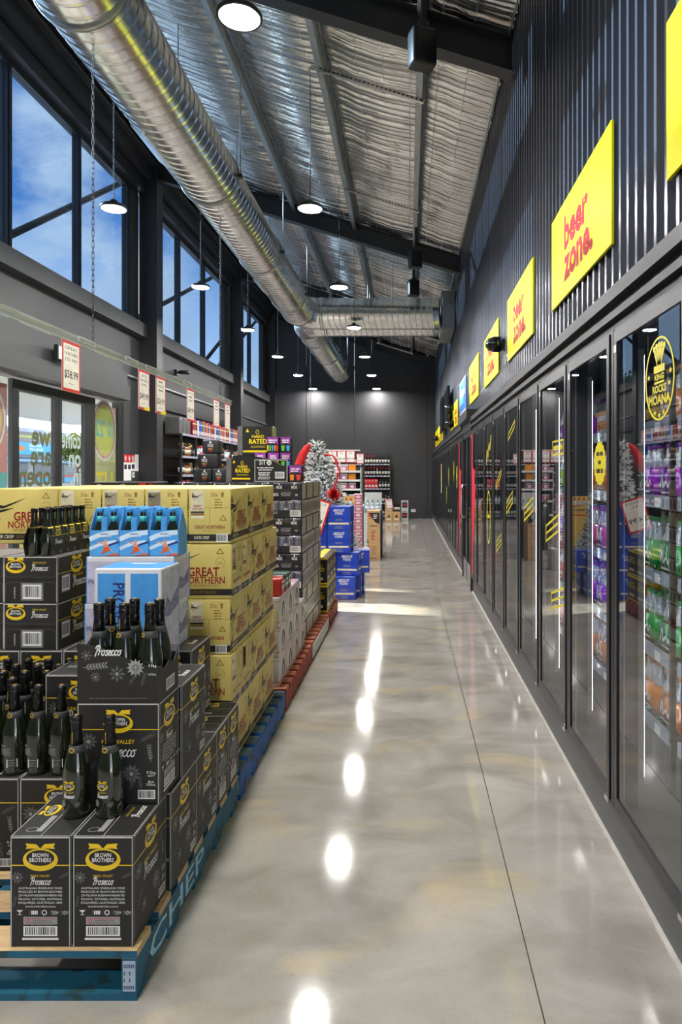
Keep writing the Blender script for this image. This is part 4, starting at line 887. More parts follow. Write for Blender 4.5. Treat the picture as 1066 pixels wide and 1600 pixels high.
# champagne style bottles
bglass = mat('dark_green_bottle_glass', (0.010, 0.014, 0.005), 0.05, var=0.3, scale=6, coat=0.8, spec=0.7)
foilk = mat('black_foil_capsule', srgb(22, 22, 23), 0.22, 0.3, var=0.3, scale=60, bump=0.3); neckg = mat('grey_neck_band', srgb(78, 78, 80), 0.5); labk = mat('black_label_paper', srgb(38, 38, 38), 0.55); backw = mat('back_label_grey', srgb(120, 118, 114), 0.6)
BR = 0.0405
bprof = [(0.030, 0.0), (0.0385, 0.003), (BR, 0.012), (BR, 0.128), (0.0385, 0.150), (0.033, 0.175), (0.026, 0.200), (0.0195, 0.225), (0.0158, 0.250), (0.0148, 0.29), (0.0155, 0.300)]
BG = MB().lathe(bprof, 24, bglass).mesh('glass')
BF = MB().lathe([(0.0207, 0.222), (0.0168, 0.250), (0.0160, 0.272), (0.0178, 0.278), (0.0165, 0.286), (0.0172, 0.292), (0.0175, 0.305), (0.0168, 0.311), (0.010, 0.3135), (0.0, 0.314)], 20, foilk).mesh('foil_capsule')
BT = MB().lathe([(0.007, 0.3137), (0.007, 0.3146), (0.0, 0.3147)], 16, mat('painted_cap_highlight', srgb(176, 132, 50), .4)).lathe([(0.0180, 0.2905), (0.0186, 0.2925), (0.0180, 0.2945)], 20, foilk).mesh('capsule_top')  # small orange highlight on the capsule top painted as a gold disc
BN = MB().lathe([(0.0265, 0.200), (0.0213, 0.2205), (0.0208, 0.2215)], 24, neckg).mesh('neck_band')
p = P2(.13); p.rect(0, .03, .13, .118, labk).rect(0, .099, .13, .101, goldp, 1); bb_logo(p, .065, .103, .036, 1); p.text('KING VALLEY', .065, .083, .004, goldp, 1, width=.03); script(p, 1, .065, .068, .014, whitep, 1, .0016); flower(p, .045, .05, .012, greyp, 1); flower(p, .09, .047, .012, dgreyp, 1)
BL = p.mesh('front_label', wrap=BR)
p = P2(.10); p.rect(0, .022, .10, .120, labk).text('Prosecco', .03, .104, .007, whitep, 1, width=.03, shear=.3).lines(.035, .096, .06, 6, .0045, .002, greyp, 1).rect(.005, .030, .045, .066, greyp, 1).lines(.025, .06, .036, 4, .005, .003, blackp, 2).rect(.005, .029, .045, .033, redp, 2).rect(.050, .030, .085, .060, whitep, 1).lines(.067, .055, .03, 3, .009, .002, greyp, 2)
BK = p.mesh('back_label', wrap=BR)
p = P2(.04); p.ring(.02, .211, .009, .0075, .0022, goldp); BM = p.mesh('neck_crest', wrap=.0265)
p = P2(.02); p.text('BROWN BROTHERS', .01, .226, .004, goldp, 0, 'L', rot=PI/2, width=.038); BV = p.mesh('capsule_print', wrap=.0192)
def bottle(x, y, z, a, label, back=False):
    t = thing('prosecco_bottle', label, 'bottle', (x, y, z+.0005), a, 'prosecco bottles on the cartons')
    part('glass', BG, t); part('foil_capsule', BF, t); part('capsule_top', BT, t); part('neck_band', BN, t); part('back_label' if back else 'front_label', BK if back else BL, t); part('neck_crest', BM, t); part('capsule_print', BV, t, rot=(0, 0, R(140) if back else 0))
ZT1 = Z1+PH; ZT2 = Z2+PH; ZT3 = Z3
bottle(-1.050, 2.128, ZT1, R(-8), 'dark prosecco bottle at the front, standing over the left corner carton'); bottle(-.945, 2.128, ZT1, R(-10), 'dark prosecco bottle at the front, standing over the aisle corner carton')
for k in range(5): bottle(-1.255-.0845*k, 2.432, ZT1, R(-12+random.uniform(-14, 14)), 'dark prosecco bottle with back label showing in the front bottle row', True)
bottle(-1.155, 2.448, ZT1, R(150), 'dark prosecco bottle half hidden beside the tray carton')
for k in range(5): bottle(-1.40-.0845*k, 2.518, ZT1, R(random.uniform(-40, 40)), 'dark prosecco bottle in the second bottle row') if k not in (0,) else None
for r_ in (2.606, 2.692, 2.778):
    for k in range(4): bottle(-1.402-.0845*k, r_, ZT1, R(random.uniform(-60, 60)), 'dark prosecco bottle in the %s bottle row' % {2.606: 'third', 2.692: 'fourth', 2.778: 'rearmost'}[r_])
# cut-open tray with six bottles
tr = thing('bottle_tray', 'black carton cut open as a tray with flower print, holding six bottles', 'tray', (-.945, 2.28, ZT2+.001), 0)
q = [(-.134, 0), (.134, 0), (.134, .118)] + [(.134-.268*k/10, .118+.075*(0.5-0.5*math.cos(PI*k/10))) for k in range(1, 10)] + [(-.134, .195)]
part('front_panel', MB().prism(q, -.09, -.087, cblack), tr); part('base', MB().box((-.134, -.087, 0), (.134, .09, .003), cblack), tr)
part('back_panel', MB().prism([(-.134, 0.003), (.134, 0.003), (.134, .118), (-.134, .195)], .087, .09, cblack), tr)
mb = MB()
for x_, hh in ((.131, .12), (-.134, .195)):
    pr = [(-.087, 0.003), (.087, 0.003), (.087, hh+.01), (.05, hh-.018), (0, hh-.005), (-.04, hh-.02), (-.087, hh)]
    vs = [(x_, a, b) for a, b in pr]+[(x_+.003, a, b) for a, b in pr]; n = len(pr)
    mb.add(vs, [tuple(range(n)), tuple(reversed(range(n, 2*n)))]+[(i, (i+1) % n, (i+1) % n+n, i+n) for i in range(n)], cblack)
part('side_panels', mb, tr)
p = P2(.268); flower(p, .03, .155, .02, dgreyp, 1, 7); sprig(p, .02, .115, .07, .12, greyp, 1, 7); flower(p, .06, .085, .018, dgreyp); flower(p, .13, .095, .028, dgreyp, 1, 8); flower(p, .19, .115, .03, greyp, 1, 12); sprig(p, .17, .06, .04, 1.0, dgreyp); sprig(p, .21, .055, .04, 1.3, dgreyp)
p.text('9.5kg', .245, .118, .008, whitep, 1, width=.025).text('6x750mL', .245, .09, .007, whitep, 1, width=.026).lines(.134, .014, .23, 1, .004, .003, dgreyp, 1)
script(p, 1, .10, .155, .034, whitep, 1, .0034); part('front_print', p.mesh('front_print'), tr, (0, -.09, 0))
p = P2(.18); p.barcode(.06, .02, .14, .06, whitep, blackp); part('side_print', p.mesh('side_print'), tr, (.134, 0, 0), (0, 0, PI/2))
for i in range(3):
    for j in range(2): bottle(-.945+(i-1)*.085, 2.28-.0415+j*.083, ZT2+.0045, R(random.uniform(-50, 50)), 'dark prosecco bottle standing in the cut-open tray')

# small cases (24 piccolo bottles)
GW, GD, GH = .232, .30, .198
p = P2(GW); edges(p, GW, GH)
p.poly([(.012, GH*.56), (GW-.012, GH*.56), (GW-.005, GH*.62), (GW-.003, GH-.006), (.003, GH-.006), (.005, GH*.62)], mat('carton_flap_black', srgb(42, 41, 40), .5), 0).stroke([(.005, GH*.62), (.012, GH*.56), (GW-.012, GH*.56), (GW-.005, GH*.62)], .0016, dgreyp, 1, False)
p.rect(.08, GH*.47, .14, GH*.545, blackp, 0); bb_logo(p, .052, GH*.78, .085); p.text('KING VALLEY', .155, GH*.85, .008, goldp, 1, width=.06); script(p, 1, .155, GH*.70, .028, whitep, 1, .0022)
p.stroke([(.006, .01), (.008, GH*.40), (.02, GH*.45), (GW-.02, GH*.45), (GW-.008, GH*.40), (GW-.006, .01)], .0016, dgreyp, 1, False).frame(.075, .012, .17, .085, .0035, greyp, 1).barcode(.082, .018, .163, .079, whitep, blackp, 1).text('24x200mL', .05, .02, .006, whitep, 1, 'L', rot=PI/2, width=.05)
GF = p.mesh('end_print')
p = P2(GD); edges(p, GD, GH); p.rect(0, GH*.62, GD, GH*.632, goldp); bb_logo(p, GD*.52, GH*.72, .10); p.text('KING VALLEY', GD*.55, GH*.48, .011, goldp, 1, width=.09); script(p, 1, GD*.6, GH*.27, .045, whitep, 1, .004); p.frame(.03, .04, .10, .115, .003, greyp, 1).barcode(.035, .045, .095, .11, whitep, blackp)
GS = p.mesh('side_print'); p = P2(GW); p.rect(.002, .002, GW-.002, GD-.002, mat('painted_top_reflection', srgb(128, 124, 120), .5)).rect(0, GD*.49, GW, GD*.495, blackp, 1); GT = p.mesh('top_print')  # reflection on the black case top painted in as a grey sheet
GB = rbox(GW, GD, GH, cblack, .0025)
for cx, y0, n, lab in ((-1.598, 2.85, 2, 'under the bottle packs'), (-1.836, 2.87, 2, 'at the pallet corner')):
    for k in range(n): carton('piccolo_case', 'low black case of small prosecco bottles, %s %s' % ('upper' if k else 'lower', lab), 'case', (GW, GD, GH), GB, {'front': GF, 'right': GS, 'left': GS, 'top': GT}, (cx, y0+GD/2, ZT2+.001+k*(GH+.001)), R(-1.5), 'low black cases')
# black piccolo packs
pb = MB().lathe([(.024, 0), (.0275, .004), (.0275, .085), (.022, .115), (.0125, .145), (.0118, .185), (.0118, .187)], 16, bglass).mesh('bottle'); pc = MB().lathe([(.0135, .183), (.0135, .199), (.012, .201), (0, .201)], 14, foilk).mesh('cap'); pn = MB().lathe([(.0245, .100), (.0205, .122)], 16, goldp).mesh('neck_label')
def sleeve(w, d, h0, h1):
    mb = MB(); mm = cblack; pr = [(-w/2+.004, 0), (-w/2-.004, h0*.5), (-w/2+.004, h0*.9), (-w/2+.016, h1), (w/2-.016, h1), (w/2-.004, h0*.9), (w/2+.004, h0*.5), (w/2-.004, 0)]; n = len(pr)
    vs = [(a, -d/2, b) for a, b in pr]+[(a, d/2, b) for a, b in pr]; return mb.add(vs, [(i, i+1, i+1+n, i+n) for i in range(n-1)], mm)
p = P2(.125); bb_logo(p, .055, .095, .04); p.rect(0, .085, .125, .0865, goldp); script(p, 1, .06, .05, .022, whitep, 1, .0024); lp = p.mesh('sleeve_print')
SL = sleeve(.112, .114, .095, .122).mesh('card_sleeve')
for i in range(3):
    for j in range(1):
        t = thing('piccolo_pack', 'black sleeved four-pack of small prosecco bottles, %s from the front' % nth[i], 'bottle pack', (-1.572-.125*j, 2.925+i*.122-.02, ZT2+.0015+2*(GH+.001)), R(-1.5), 'black piccolo packs')
        if t.location.x < -1.7 and i == 9: pass
        part('card_sleeve', SL, t); part('sleeve_print', lp, t, (.0625, 0, 0), (0, 0, PI/2))
        for a in (-1, 1):
            for b in (-1, 1):
                o = part('bottle', pb, t, (a*.0285, b*.0285, .0005)); part('cap', pc, o); part('neck_label', pn, o)

# white and blue prosecco cases with sky-blue four-packs
cwhite = mat('white_carton', srgb(214, 216, 222), .5, var=.04); skyb = mat('sky_blue_print', srgb(70, 150, 220), .4, var=.08, scale=30); navyt = mat('navy_letter', srgb(36, 40, 110), .5); wavep = mat('grey_violet_wave_print', srgb(120, 118, 150), .5, var=.45, scale=16, stretch=(1, 1, 3)); paleb = mat('pale_violet_print', srgb(186, 184, 206), .5, var=.2, scale=20)
JW, JD, JH = .372, .205, .198
p = P2(JW); p.rect(.004, .004, JW-.004, JH*.9, paleb).rect(0, 0, .004, JH, skyb, 1).rect(JW-.004, 0, JW, JH, skyb, 1).poly([(.24, JH*.35), (.30, JH*.62), (.35, JH*.50), (JW-.005, JH*.74), (JW-.005, JH*.40), (.34, JH*.30)], wavep, 1).poly([(.06, .01), (.14, .06), (.24, .03), (.3, .06), (JW-.005, .02), (JW-.005, .005), (.06, .005)], wavep, 1).text('PROSECCO', .01, JH*.42, .02, navyt, 2, 'L', width=.12)
JF = p.mesh('front_print'); p = P2(JD); p.rect(.004, .004, JD-.008, JH*.9, paleb).rect(JD-.008, 0, JD, JH, skyb).poly([(.005, JH*.3), (.07, JH*.55), (.12, JH*.45), (JD-.01, JH*.7), (JD-.01, JH*.35), (.1, JH*.25)], wavep, 1); JS = p.mesh('side_print')
p = P2(JW); p.rect(.012, .03, JW-.012, JD-.012, skyb).rect(.0, JD*.49, JW, JD*.495, whitep, 1); JT = p.mesh('top_print')
JB = rbox(JW, JD, JH, cwhite, .003)
for k in range(2): carton('sparkling_case', 'white and violet case of sparkling wine with wave print, %s of the pair' % ('upper' if k else 'lower'), 'case', (JW, JD, JH), JB, {'front': JF, 'right': JS, 'left': JS, 'top': JT}, (-1.176+.008*(k-1), 2.842+JD/2, ZT2+.001+k*(JH+.001)), R(.8), 'white and violet cases')
IW, ID, IH = .255, .198, .385
p = P2(IW); p.rect(.012, .012, IW*.46, IH-.018, skyb).text('PROSECCO', .072, IH*.86, .042, navyt, 1, 'L', rot=-PI/2, width=.26, bold=.02)
pr_ = P2(IW); pr_.rect(IW*.54, .012, IW-.012, IH-.018, skyb)
p2 = P2(ID); p2.rect(.004, .004, ID-.006, IH-.01, paleb).rect(ID-.006, 0, ID, IH, skyb).poly([(.005, .20), (.06, .27), (.10, .24), (ID-.008, .30), (ID-.008, .22), (.09, .19)], wavep, 1).poly([(.005, .03), (.08, .08), (ID-.008, .05), (ID-.008, .01), (.005, .01)], wavep, 1); p3 = P2(IW); p3.rect(.004, .02, IW-.004, ID-.004, skyb).rect(.08, ID*.75, .18, ID*.85, whitep, 1)
t = carton('sparkling_case', 'white case with blue panels stood on end behind the tray of bottles', 'case', (IW, ID, IH), rbox(IW, ID, IH, cwhite, .003), {'front': p.mesh('front_print'), 'right': p2.mesh('side_print'), 'top': p3.mesh('top_print')}, (-1.068, 2.56+ID/2, ZT2+.001), 0); part('front_print', pr_.mesh('front_print'), t, (0, -ID/2, 0))
skysl = mat('sky_blue_card', srgb(78, 160, 226), .45, var=.18, scale=10); tealb = mat('teal_neck_label', srgb(60, 180, 180), .4); skin = mat('bather_skin_print', srgb(226, 150, 120), .5); orangep = mat('orange_swimsuit_print', srgb(214, 96, 40), .5)
mb = MB(); w, d = .122, .115
mb.box((-w/2, -d/2, 0), (w/2, -d/2+.002, .108), skysl).box((-w/2, d/2-.002, 0), (w/2, d/2, .108), skysl).box((-w/2, -.0015, 0.004), (w/2, .0015, .195), skysl).box((-w/2, -d/2+.002, 0), (-w/2+.002, d/2-.002, .108), skysl).box((w/2-.002, -d/2+.002, 0), (w/2, d/2-.002, .108), skysl).box((-w/2, -d/2+.002, 0), (w/2, d/2-.002, .002), skysl)
for s_ in (-1, 1): mb.add([(s_*w/2, -d/2, .108), (s_*w/2, 0.0, .195), (s_*w/2, d/2, .108), (s_*(w/2-.002), -d/2, .108), (s_*(w/2-.002), 0.0, .195), (s_*(w/2-.002), d/2, .108)], [(0, 2, 1), (3, 4, 5), (0, 1, 4, 3), (1, 2, 5, 4), (0, 3, 5, 2)], skysl)
mb.box((-.012, -d/2, .108), (.012, -d/2+.002, .165), skysl)
CB = mb.mesh('card_carrier'); CC = MB().lathe([(.0140, .181), (.0150, .196), (.013, .200), (0, .200)], 14, skysl).mesh('cap'); CL = MB().lathe([(.0135, .142), (.0130, .165)], 14, tealb).mesh('neck_label')
p = P2(w); p.stroke([(.0, .07), (.05, .09), (.12, .10)], .02, mat('cloud_white_print', srgb(205, 225, 240), .5), 0).stroke([(.0, .03), (.05, .05), (.11, .06)], .014, mat('cloud_white_print', srgb(205, 225, 240), .5), 0)
p.text('PROSECCO', w/2, .080, .008, whitep, 1, width=.06, bold=.02).rect(.045, .091, .078, .094, navyt, 1).stroke([(.075, .042), (.10, .052), (.121, .058)], .008, navyt, 1)
p.ell(.067, .060, .007, .009, skin, 2, 10).poly([(.060, .052), (.072, .052), (.078, .035), (.060, .030)][::-1], skin, 2).poly([(.058, .036), (.078, .040), (.085, .022), (.045, .006), (.055, .020)][::-1], orangep, 3).stroke([(.062, .048), (.045, .056), (.03, .058)], .004, skin, 2).stroke([(.074, .046), (.085, .03), (.10, .012)], .004, skin, 2).poly([(.07, .004), (.121, .012), (.121, .002), (.07, .001)][::-1], orangep, 2)
CF = p.mesh('picture_print')
for i, (cx, cy, a) in enumerate(((-1.290, 2.904, 2), (-1.163, 2.904, 1), (-1.038, 2.910, 0), (-1.290, 3.02, 1), (-1.163, 3.02, 0))):
    t = thing('sparkling_pack', 'sky-blue carrier four-pack with a bather picture, %s' % ('left of the front three', 'middle of the front three', 'right of the front three', 'left of the rear pair', 'right of the rear pair')[i], 'bottle pack', (cx, cy, ZT2+.0035+2*(JH+.001)), R(a), 'sky-blue four-packs')
    part('card_carrier', CB, t); part('picture_print', CF, t, (0, -d/2, 0))
    for a in (-1, 1):
        for b in (-1, 1):
            o = part('bottle', pb, t, (a*.0285, b*.0285, .0025)); part('cap', CC, o); part('neck_label', CL, o)
# ------------------------------------------------------------------ yellow beer cartons on the blue pallet
gold = mat('mustard_carton', srgb(212, 192, 110), .42, var=.05, scale=12); gk = mat('beer_black', srgb(38, 36, 34), .45); gr_ = mat('beer_dark_red', srgb(146, 22, 28), .45); gbr = mat('beer_brown', srgb(150, 116, 50), .5); gcream = mat('beer_cream', srgb(232, 222, 190), .45); copper = mat('beer_copper_sheen', srgb(178, 128, 70), .4, var=.2)
NL, NE, NH = .34, .2055, .266
def marlin(p, x, y, s, m, l):
    T = lambda q: [(x+s*a, y+s*b) for a, b in q]
    p.poly(T([(-.05, .80), (.10, .80), (.30, .76), (.78, .93), (.44, .77), (.30, .71), (.16, .70), (-.05, .66)])[::-1], m, l)
    p.poly(T([(.14, .66), (.30, .69), (.52, .72), (.30, .64), (.10, .60)])[::-1], m, l)
    for k in range(6): p.poly(T([(-.05+k*.035, .82), (-.02+k*.035, .83), (.01+k*.025, 1.02-.02*k*k*.4), (-.03+k*.03, .93-.02*k)])[::-1], m, l)
    p.stroke(T([(-.05, .62), (.06, .58), (.14, .50), (.10, .42)]), s*.02, m, l).stroke(T([(-.05, .56), (.05, .52), (.08, .44)]), s*.014, m, l).stroke(T([(.16, .60), (.22, .5), (.2, .42)]), s*.012, m, l)
    p.poly(T([(.0, .22), (.06, .26), (.22, .40), (.14, .24), (.12, .14), (.08, -.02), (.06, .12), (.0, .16), (-.05, .26)])[::-1], m, l)
def gn_long():
    p = P2(NL); h = NH; marlin(p, .012, .004, .235, gk, 1)
    p.text('GREAT', .205, h*.42, .042, gr_, 2, width=.150, bold=.02).text('NORTHERN', .205, h*.285, .033, gr_, 2, width=.205, bold=.015).text('EST BREWING CO QLD', .205, h*.225, .011, gbr, 2, width=.15, bold=.01)
    p.rect(0, h*.07, NL, h*.185, gk, 0).text('SUPER CRISP', .03, h*.10, .016, gcream, 2, 'L', width=.10, bold=.01).text('LOW BITTERNESS', .145, h*.10, .015, gbr, 2, 'L', width=.12)
    p.ring(.285, h*.66, .022, .026, .0016, gbr, 1, 24).text('QLD', .285, h*.635, .012, gbr, 1, width=.026).poly([(.265, h*.82), (.285, h*.93), (.305, h*.82)][::-1], gbr, 1).poly([(.272, h*.835), (.285, h*.90), (.298, h*.835)][::-1], gold, 2); return p
def gn_end():
    p = P2(NE); h = NH; x = .045
    p.rect(x-.030, h*.46, x+.030, h*.97, gcream, 1).rect(x-.032, h*.50, x+.032, h*.93, gcream, 1).rect(x-.032, h*.555, x+.032, h*.585, gk, 2).rect(x-.032, h*.51, x+.032, h*.55, gbr, 2).text('GREAT', x, h*.66, .012, gr_, 2, width=.042, bold=.02).text('NORTHERN', x, h*.61, .010, gr_, 2, width=.054, bold=.01)
    q = P2(1); marlin(q, 0, 0, .07, gk, 3); p.it += [([(a+x-.024, b+h*.64+.006) for a, b in vs if True], fs, m, l) for vs, fs, m, l in q.it[:9]]
    p.text('30x', .125, h*.85, .020, gbr, 1, width=.035).poly([(.158, h*.93), (.172, h*.93), (.169, h*.84), (.161, h*.84)][::-1], gbr, 1).lines(.145, h*.79, .045, 4, .013, .005, gbr, 1)
    p.rect(0, h*.645, NE, h*.650, gbr, 0).rect(.102, h*.34, .104, h*.645, gbr, 0).poly([(.15, h*.42), (.168, h*.53), (.186, h*.42)][::-1], gbr, 1).poly([(.157, h*.435), (.168, h*.50), (.179, h*.435)][::-1], gold, 2)
    p.text('GREAT NORTHERN', NE/2, h*.27, .017, gr_, 1, width=.145, bold=.015).text('BREWING CO.', NE/2, h*.215, .008, gbr, 1, width=.06)
    p.rect(0, h*.05, NE, h*.17, gk, 0).text('SUPER CRISP', .065, h*.085, .014, gcream, 1, width=.072, bold=.01).barcode(.135, h*.03, .19, h*.18, whitep, blackp, 1); return p
GL, GE = gn_long().mesh('long_print'), gn_end().mesh('end_print')
NB = rbox(NE, NL, NH, gold, .006, 2)
ly = ['bottom', 'second', 'third', 'fourth', 'top']
def gn(cx, y0, z, endf, k, lab):
    label = 'yellow beer carton, %s, %s layer' % (lab, ly[k])
    if endf: return carton('beer_carton', label, 'carton', (NE, NL, NH), NB, {'front': GE, 'right': GL, 'left': GL}, (cx, y0+NL/2, z), R(random.uniform(-.12, .12)), 'yellow beer cartons')
    return carton('beer_carton', label, 'carton', (NE, NL, NH), NB, {'right': GL, 'back': GE, 'front': GE, 'left': GL}, (cx, y0+NE/2, z), -PI/2+R(random.uniform(-.12, .12)), 'yellow beer cartons')
GX1 = -.852
for k in range(5):
    z = ZP+k*(NH+.0015); oy = random.uniform(-.004, .008); oxx = (0, .004, -.004, .003, 0)[k]
    if k % 2 == 0:
        for r_ in range(3):
            for i in range(4):
                if r_ == 0 or i == 0 or k == 4: gn(GX1+oxx-(i+.5)*(NE+.0030), 3.23+oy+r_*(NL+.003), z, True, k, '%s row, %s from the aisle' % (('front', 'middle', 'rear')[r_], nth[i]))
        for r_ in range(5):
            if r_ == 0 or k == 4: gn(GX1+oxx-4*(NE+.0030)-NL/2-.002, 3.23+oy+r_*(NE+.003), z, False, k, 'turned side-on at the far side, %s' % nth[r_])
    else:
        for r_ in range(2):
            for i in range(3):
                if r_ == 0 or i == 0: gn(GX1+oxx-(i+.5)*(NL+.0030), 3.23+oy+r_*(NE+.003), z, False, k, 'side-on in %s row, %s from the aisle' % (('front', 'second')[r_], nth[i]))
        for r_ in range(2):
            for i in range(4):
                if i == 0: gn(GX1+oxx-(i+.5)*(NE+.0030), 3.23+oy+2*(NE+.003)+r_*(NL+.003), z, True, k, 'end-on at the aisle, %s' % ('middle', 'rear')[r_])

# ------------------------------------------------------------------ red pallet: white/pink can cartons, dark bourbon cases
cpk = mat('white_pink_carton', srgb(206, 200, 202), .35, var=.06, scale=14, coat=.3); pinkp = mat('hot_pink_print', srgb(222, 70, 150), .45); redl = mat('thin_red_print', srgb(200, 110, 110), .5)
KW, KD, KH = .268, .272, .196
p = P2(KD); p.rect(.0, .03, KD, .036, redl).rect(0, .17, KD, .174, redl).poly([(.10, .05), (.20, .05), (.20, .10), (.17, .15), (.13, .15), (.10, .10)], blackp, 1).poly([(.12, .055), (.15, .13), (.18, .055)][::-1], whitep, 2).poly([(.14, .06), (.15, .10), (.16, .06)][::-1], blackp, 3).lines(.15, .014, .12, 1, .01, .01, dgreyp, 1)
KS = p.mesh('side_print'); KB = rbox(KW, KD, KH, cpk, .008, 2); p = P2(KW); p.rect(.02, .02, KW-.02, KD-.02, mat('pale_pink_top', srgb(224, 170, 196), .4)); KT = p.mesh('top_print')
for k, n in enumerate((4, 4, 3)):
    for i in range(n):
        for j in range(2): carton('seltzer_carton', 'white and pink can carton, %s layer, %s from beer cartons, %s' % (ly[k], nth[i], ('aisle side', 'inner side')[j]), 'carton', (KW, KD, KH), KB, {'right': KS, 'front': KS, 'top': KT}, (-.985-.27*j, 4.43+KD/2+i*.2755, ZP+k*(KH+.001)), 0, 'white and pink cartons')
for i, (c1, nm) in enumerate(((srgb(196, 28, 40), 'red'), (srgb(28, 30, 30), 'black'), (srgb(30, 84, 56), 'green'))):
    m_ = mat('mixed_pack_'+nm, c1, .35, coat=.3); t = thing('can_pack', '%s arched can pack on the white and pink cartons' % nm, 'can pack', (-.95, 4.52+i*.13, ZP+3*(KH+.001)+.0005), 0)
    part('carton_body', rbox(.22, .118, .122, m_, .02, 3), t); q = P2(.118); q.rect(.01, .05, .108, .10, whitep).rect(.02, .015, .098, .03, redp).lines(.059, .07, .07, 1, .02, .016, blackp, 1); part('side_print', q.mesh('side_print'), t, (.11, 0, 0), (0, 0, PI/2))
JDW, JDD, JDH = .40, .27, .27
jb = rbox(JDW, JDD, JDH, mat('bourbon_black_carton', srgb(28, 28, 28), .45), .004)
p = P2(JDW); p.stroke([(.02, .245), (.04, .255), (.07, .24), (.10, .245), (.14, .24)], .004, whitep, 1).stroke([(.14, .24), (.17, .245), (.2, .255), (.215, .245)], .004, whitep, 1).text('JACK DANIEL\'S', .125, .20, .03, whitep, 1, width=.2, bold=.01).text('No.7', .27, .235, .012, whitep, 1, width=.03).rect(.305, .215, .35, .265, redp, 1).text('10PK', .327, .235, .012, whitep, 2, width=.03).rect(.37, .225, .395, .262, redp, 1).rect(0, .265, JDW, .268, greyp, 1)
jf = p.mesh('front_print')
for k in range(5):
    carton('bourbon_case', 'black bourbon can case with white scrollwork behind the beer cartons, %s layer' % ly[k], 'case', (JDW, JDD, JDH), jb, {'front': jf}, (-1.885, 4.58, ZP+k*(JDH+.0012)), 0, 'black bourbon cases')

# ------------------------------------------------------------------ black shrink-wrapped can slabs
ncw = mat('black_shrink_film', srgb(40, 40, 46), .22, var=.5, scale=26, bump=.35, coat=.7); ncs = mat('clear_film_over_card', srgb(186, 179, 171), .4, var=.25, scale=16, bump=.2, coat=.2); cang = mat('dark_can', srgb(100, 100, 116), .3, .3, var=.3, scale=40)
QW, QD, QH = .268, .392, .148
QB = rbox(QW, QD, QH, ncw, .012, 3)
p = P2(QW); p.rect(.0, .025, QW, .075, blackp).text('NCG', .075, .095, .024, whitep, 1, width=.045, bold=.02).text('NCG', .200, .095, .024, whitep, 1, width=.045, bold=.02).text('NCG', .045, .035, .022, whitep, 1, width=.045, bold=.02).lines(.135, .058, .10, 3, .012, .006, greyp, 1).text('10', .22, .035, .015, whitep, 1, width=.02).poly([(.068, .125), (.075, .142), (.082, .125)][::-1], whitep, 1).poly([(.193, .125), (.2, .142), (.207, .125)][::-1], whitep, 1)
QF1 = p.mesh('brand_print')
p = P2(QW)
for i in range(4): p.rect(.012+i*.064, .062, .066+i*.064, .138, cang, 0).rect(.020+i*.064, .125, .058+i*.064, .136, greyp, 1).rect(.030+i*.064, .07, .036+i*.064, .118, greyp, 1)
p.rect(0, .012, QW, .058, blackp, 1).barcode(.165, .010, .255, .062, whitep, blackp, 2).text('NCG', .13, .066, .016, whitep, 3, width=.03, bold=.02).lines(.04, .045, .05, 2, .012, .006, greyp, 2)
QF2 = p.mesh('window_print')
p = P2(QD); p.rect(.004, .006, QD-.004, QH-.006, ncs)
for i in range(4): p.poly([(.03+i*.095, .03), (.08+i*.095, .03), (.085+i*.095, .06), (.075+i*.095, .12), (.035+i*.095, .12), (.025+i*.095, .06)], mat('side_can_dark', srgb(66, 62, 58), .3, .3), 1)
QS1 = p.mesh('can_side_print')
p = P2(QD); p.rect(.004, .006, QD-.004, QH-.006, ncs).rect(.20, .006, .28, QH-.006, mat('side_gap_dark', srgb(36, 36, 38), .4), 1); QS2 = p.mesh('card_side_print')
p = P2(QW); p.rect(.012, .012, QW-.012, QD-.012, mat('film_top_grey', srgb(130, 128, 136), .2, var=.3, scale=20, bump=.3, coat=.6)); QT = p.mesh('film_top')
for k in range(9):
    for i in range(4):
        for j in range(3):
            if k == 8 or (i == 0) or (j == 0 and i < 2):
                carton('can_slab', 'film-wrapped slab of black cans, %s layer, %s from aisle, %s row' % (('lowest', 'second', 'third', 'fourth', 'fifth', 'sixth', 'seventh', 'eighth', 'top')[k], nth[i], ('front', 'middle', 'rear')[j]), 'can slab', (QW, QD, QH), QB, {'front': QF1 if k % 2 == 0 else QF2, 'right': QS2 if k % 2 == 0 else QS1, 'top': QT if k == 8 else None}, (-.884-(i+.5)*.2695+random.uniform(-.003, .003), 5.61+QD/2+j*.3935, ZP+k*(QH+.001)), 0, 'black can slabs', 'film_wrap')
ZQ = ZP+9*(QH+.001)+.001
# packs standing on the slabs
def topper(name, label, w, d, h, m, pr, x, y, z, rz=0, bev=.003, seg=1, side=None, group='packs on the black slabs'):
    return carton(name, label, 'pack', (w, d, h), rbox(w, d, h, m, bev, seg), {'front': pr, 'right': side}, (x, y, z), rz, group)
nck = mat('charcoal_can_pack', srgb(44, 44, 50), .35, var=.3, scale=30)
def nprint(w, xs):
    p = P2(w)
    for x in xs: p.text('NCG', x, .055, .024, whitep, 1, width=.045, bold=.02).poly([(x-.012, .085), (x, .108), (x+.012, .085)][::-1], whitep, 1).rect(x-.02, .03, x+.02, .046, gbr, 1).ell(x, .02, .012, .007, redp, 1, 10)
    return p.mesh('brand_print')
topper('can_pack', 'charcoal can pack, left one of the lower row of the small pyramid', .155, .13, .115, nck, nprint(.155, (.095,)), -1.75, 5.76, ZQ, R(4), .014, 3)
topper('can_pack', 'charcoal can pack, right one of the lower row of the small pyramid', .12, .13, .115, nck, nprint(.125, (.06,)), -1.604, 5.76, ZQ, 0, .014, 3)
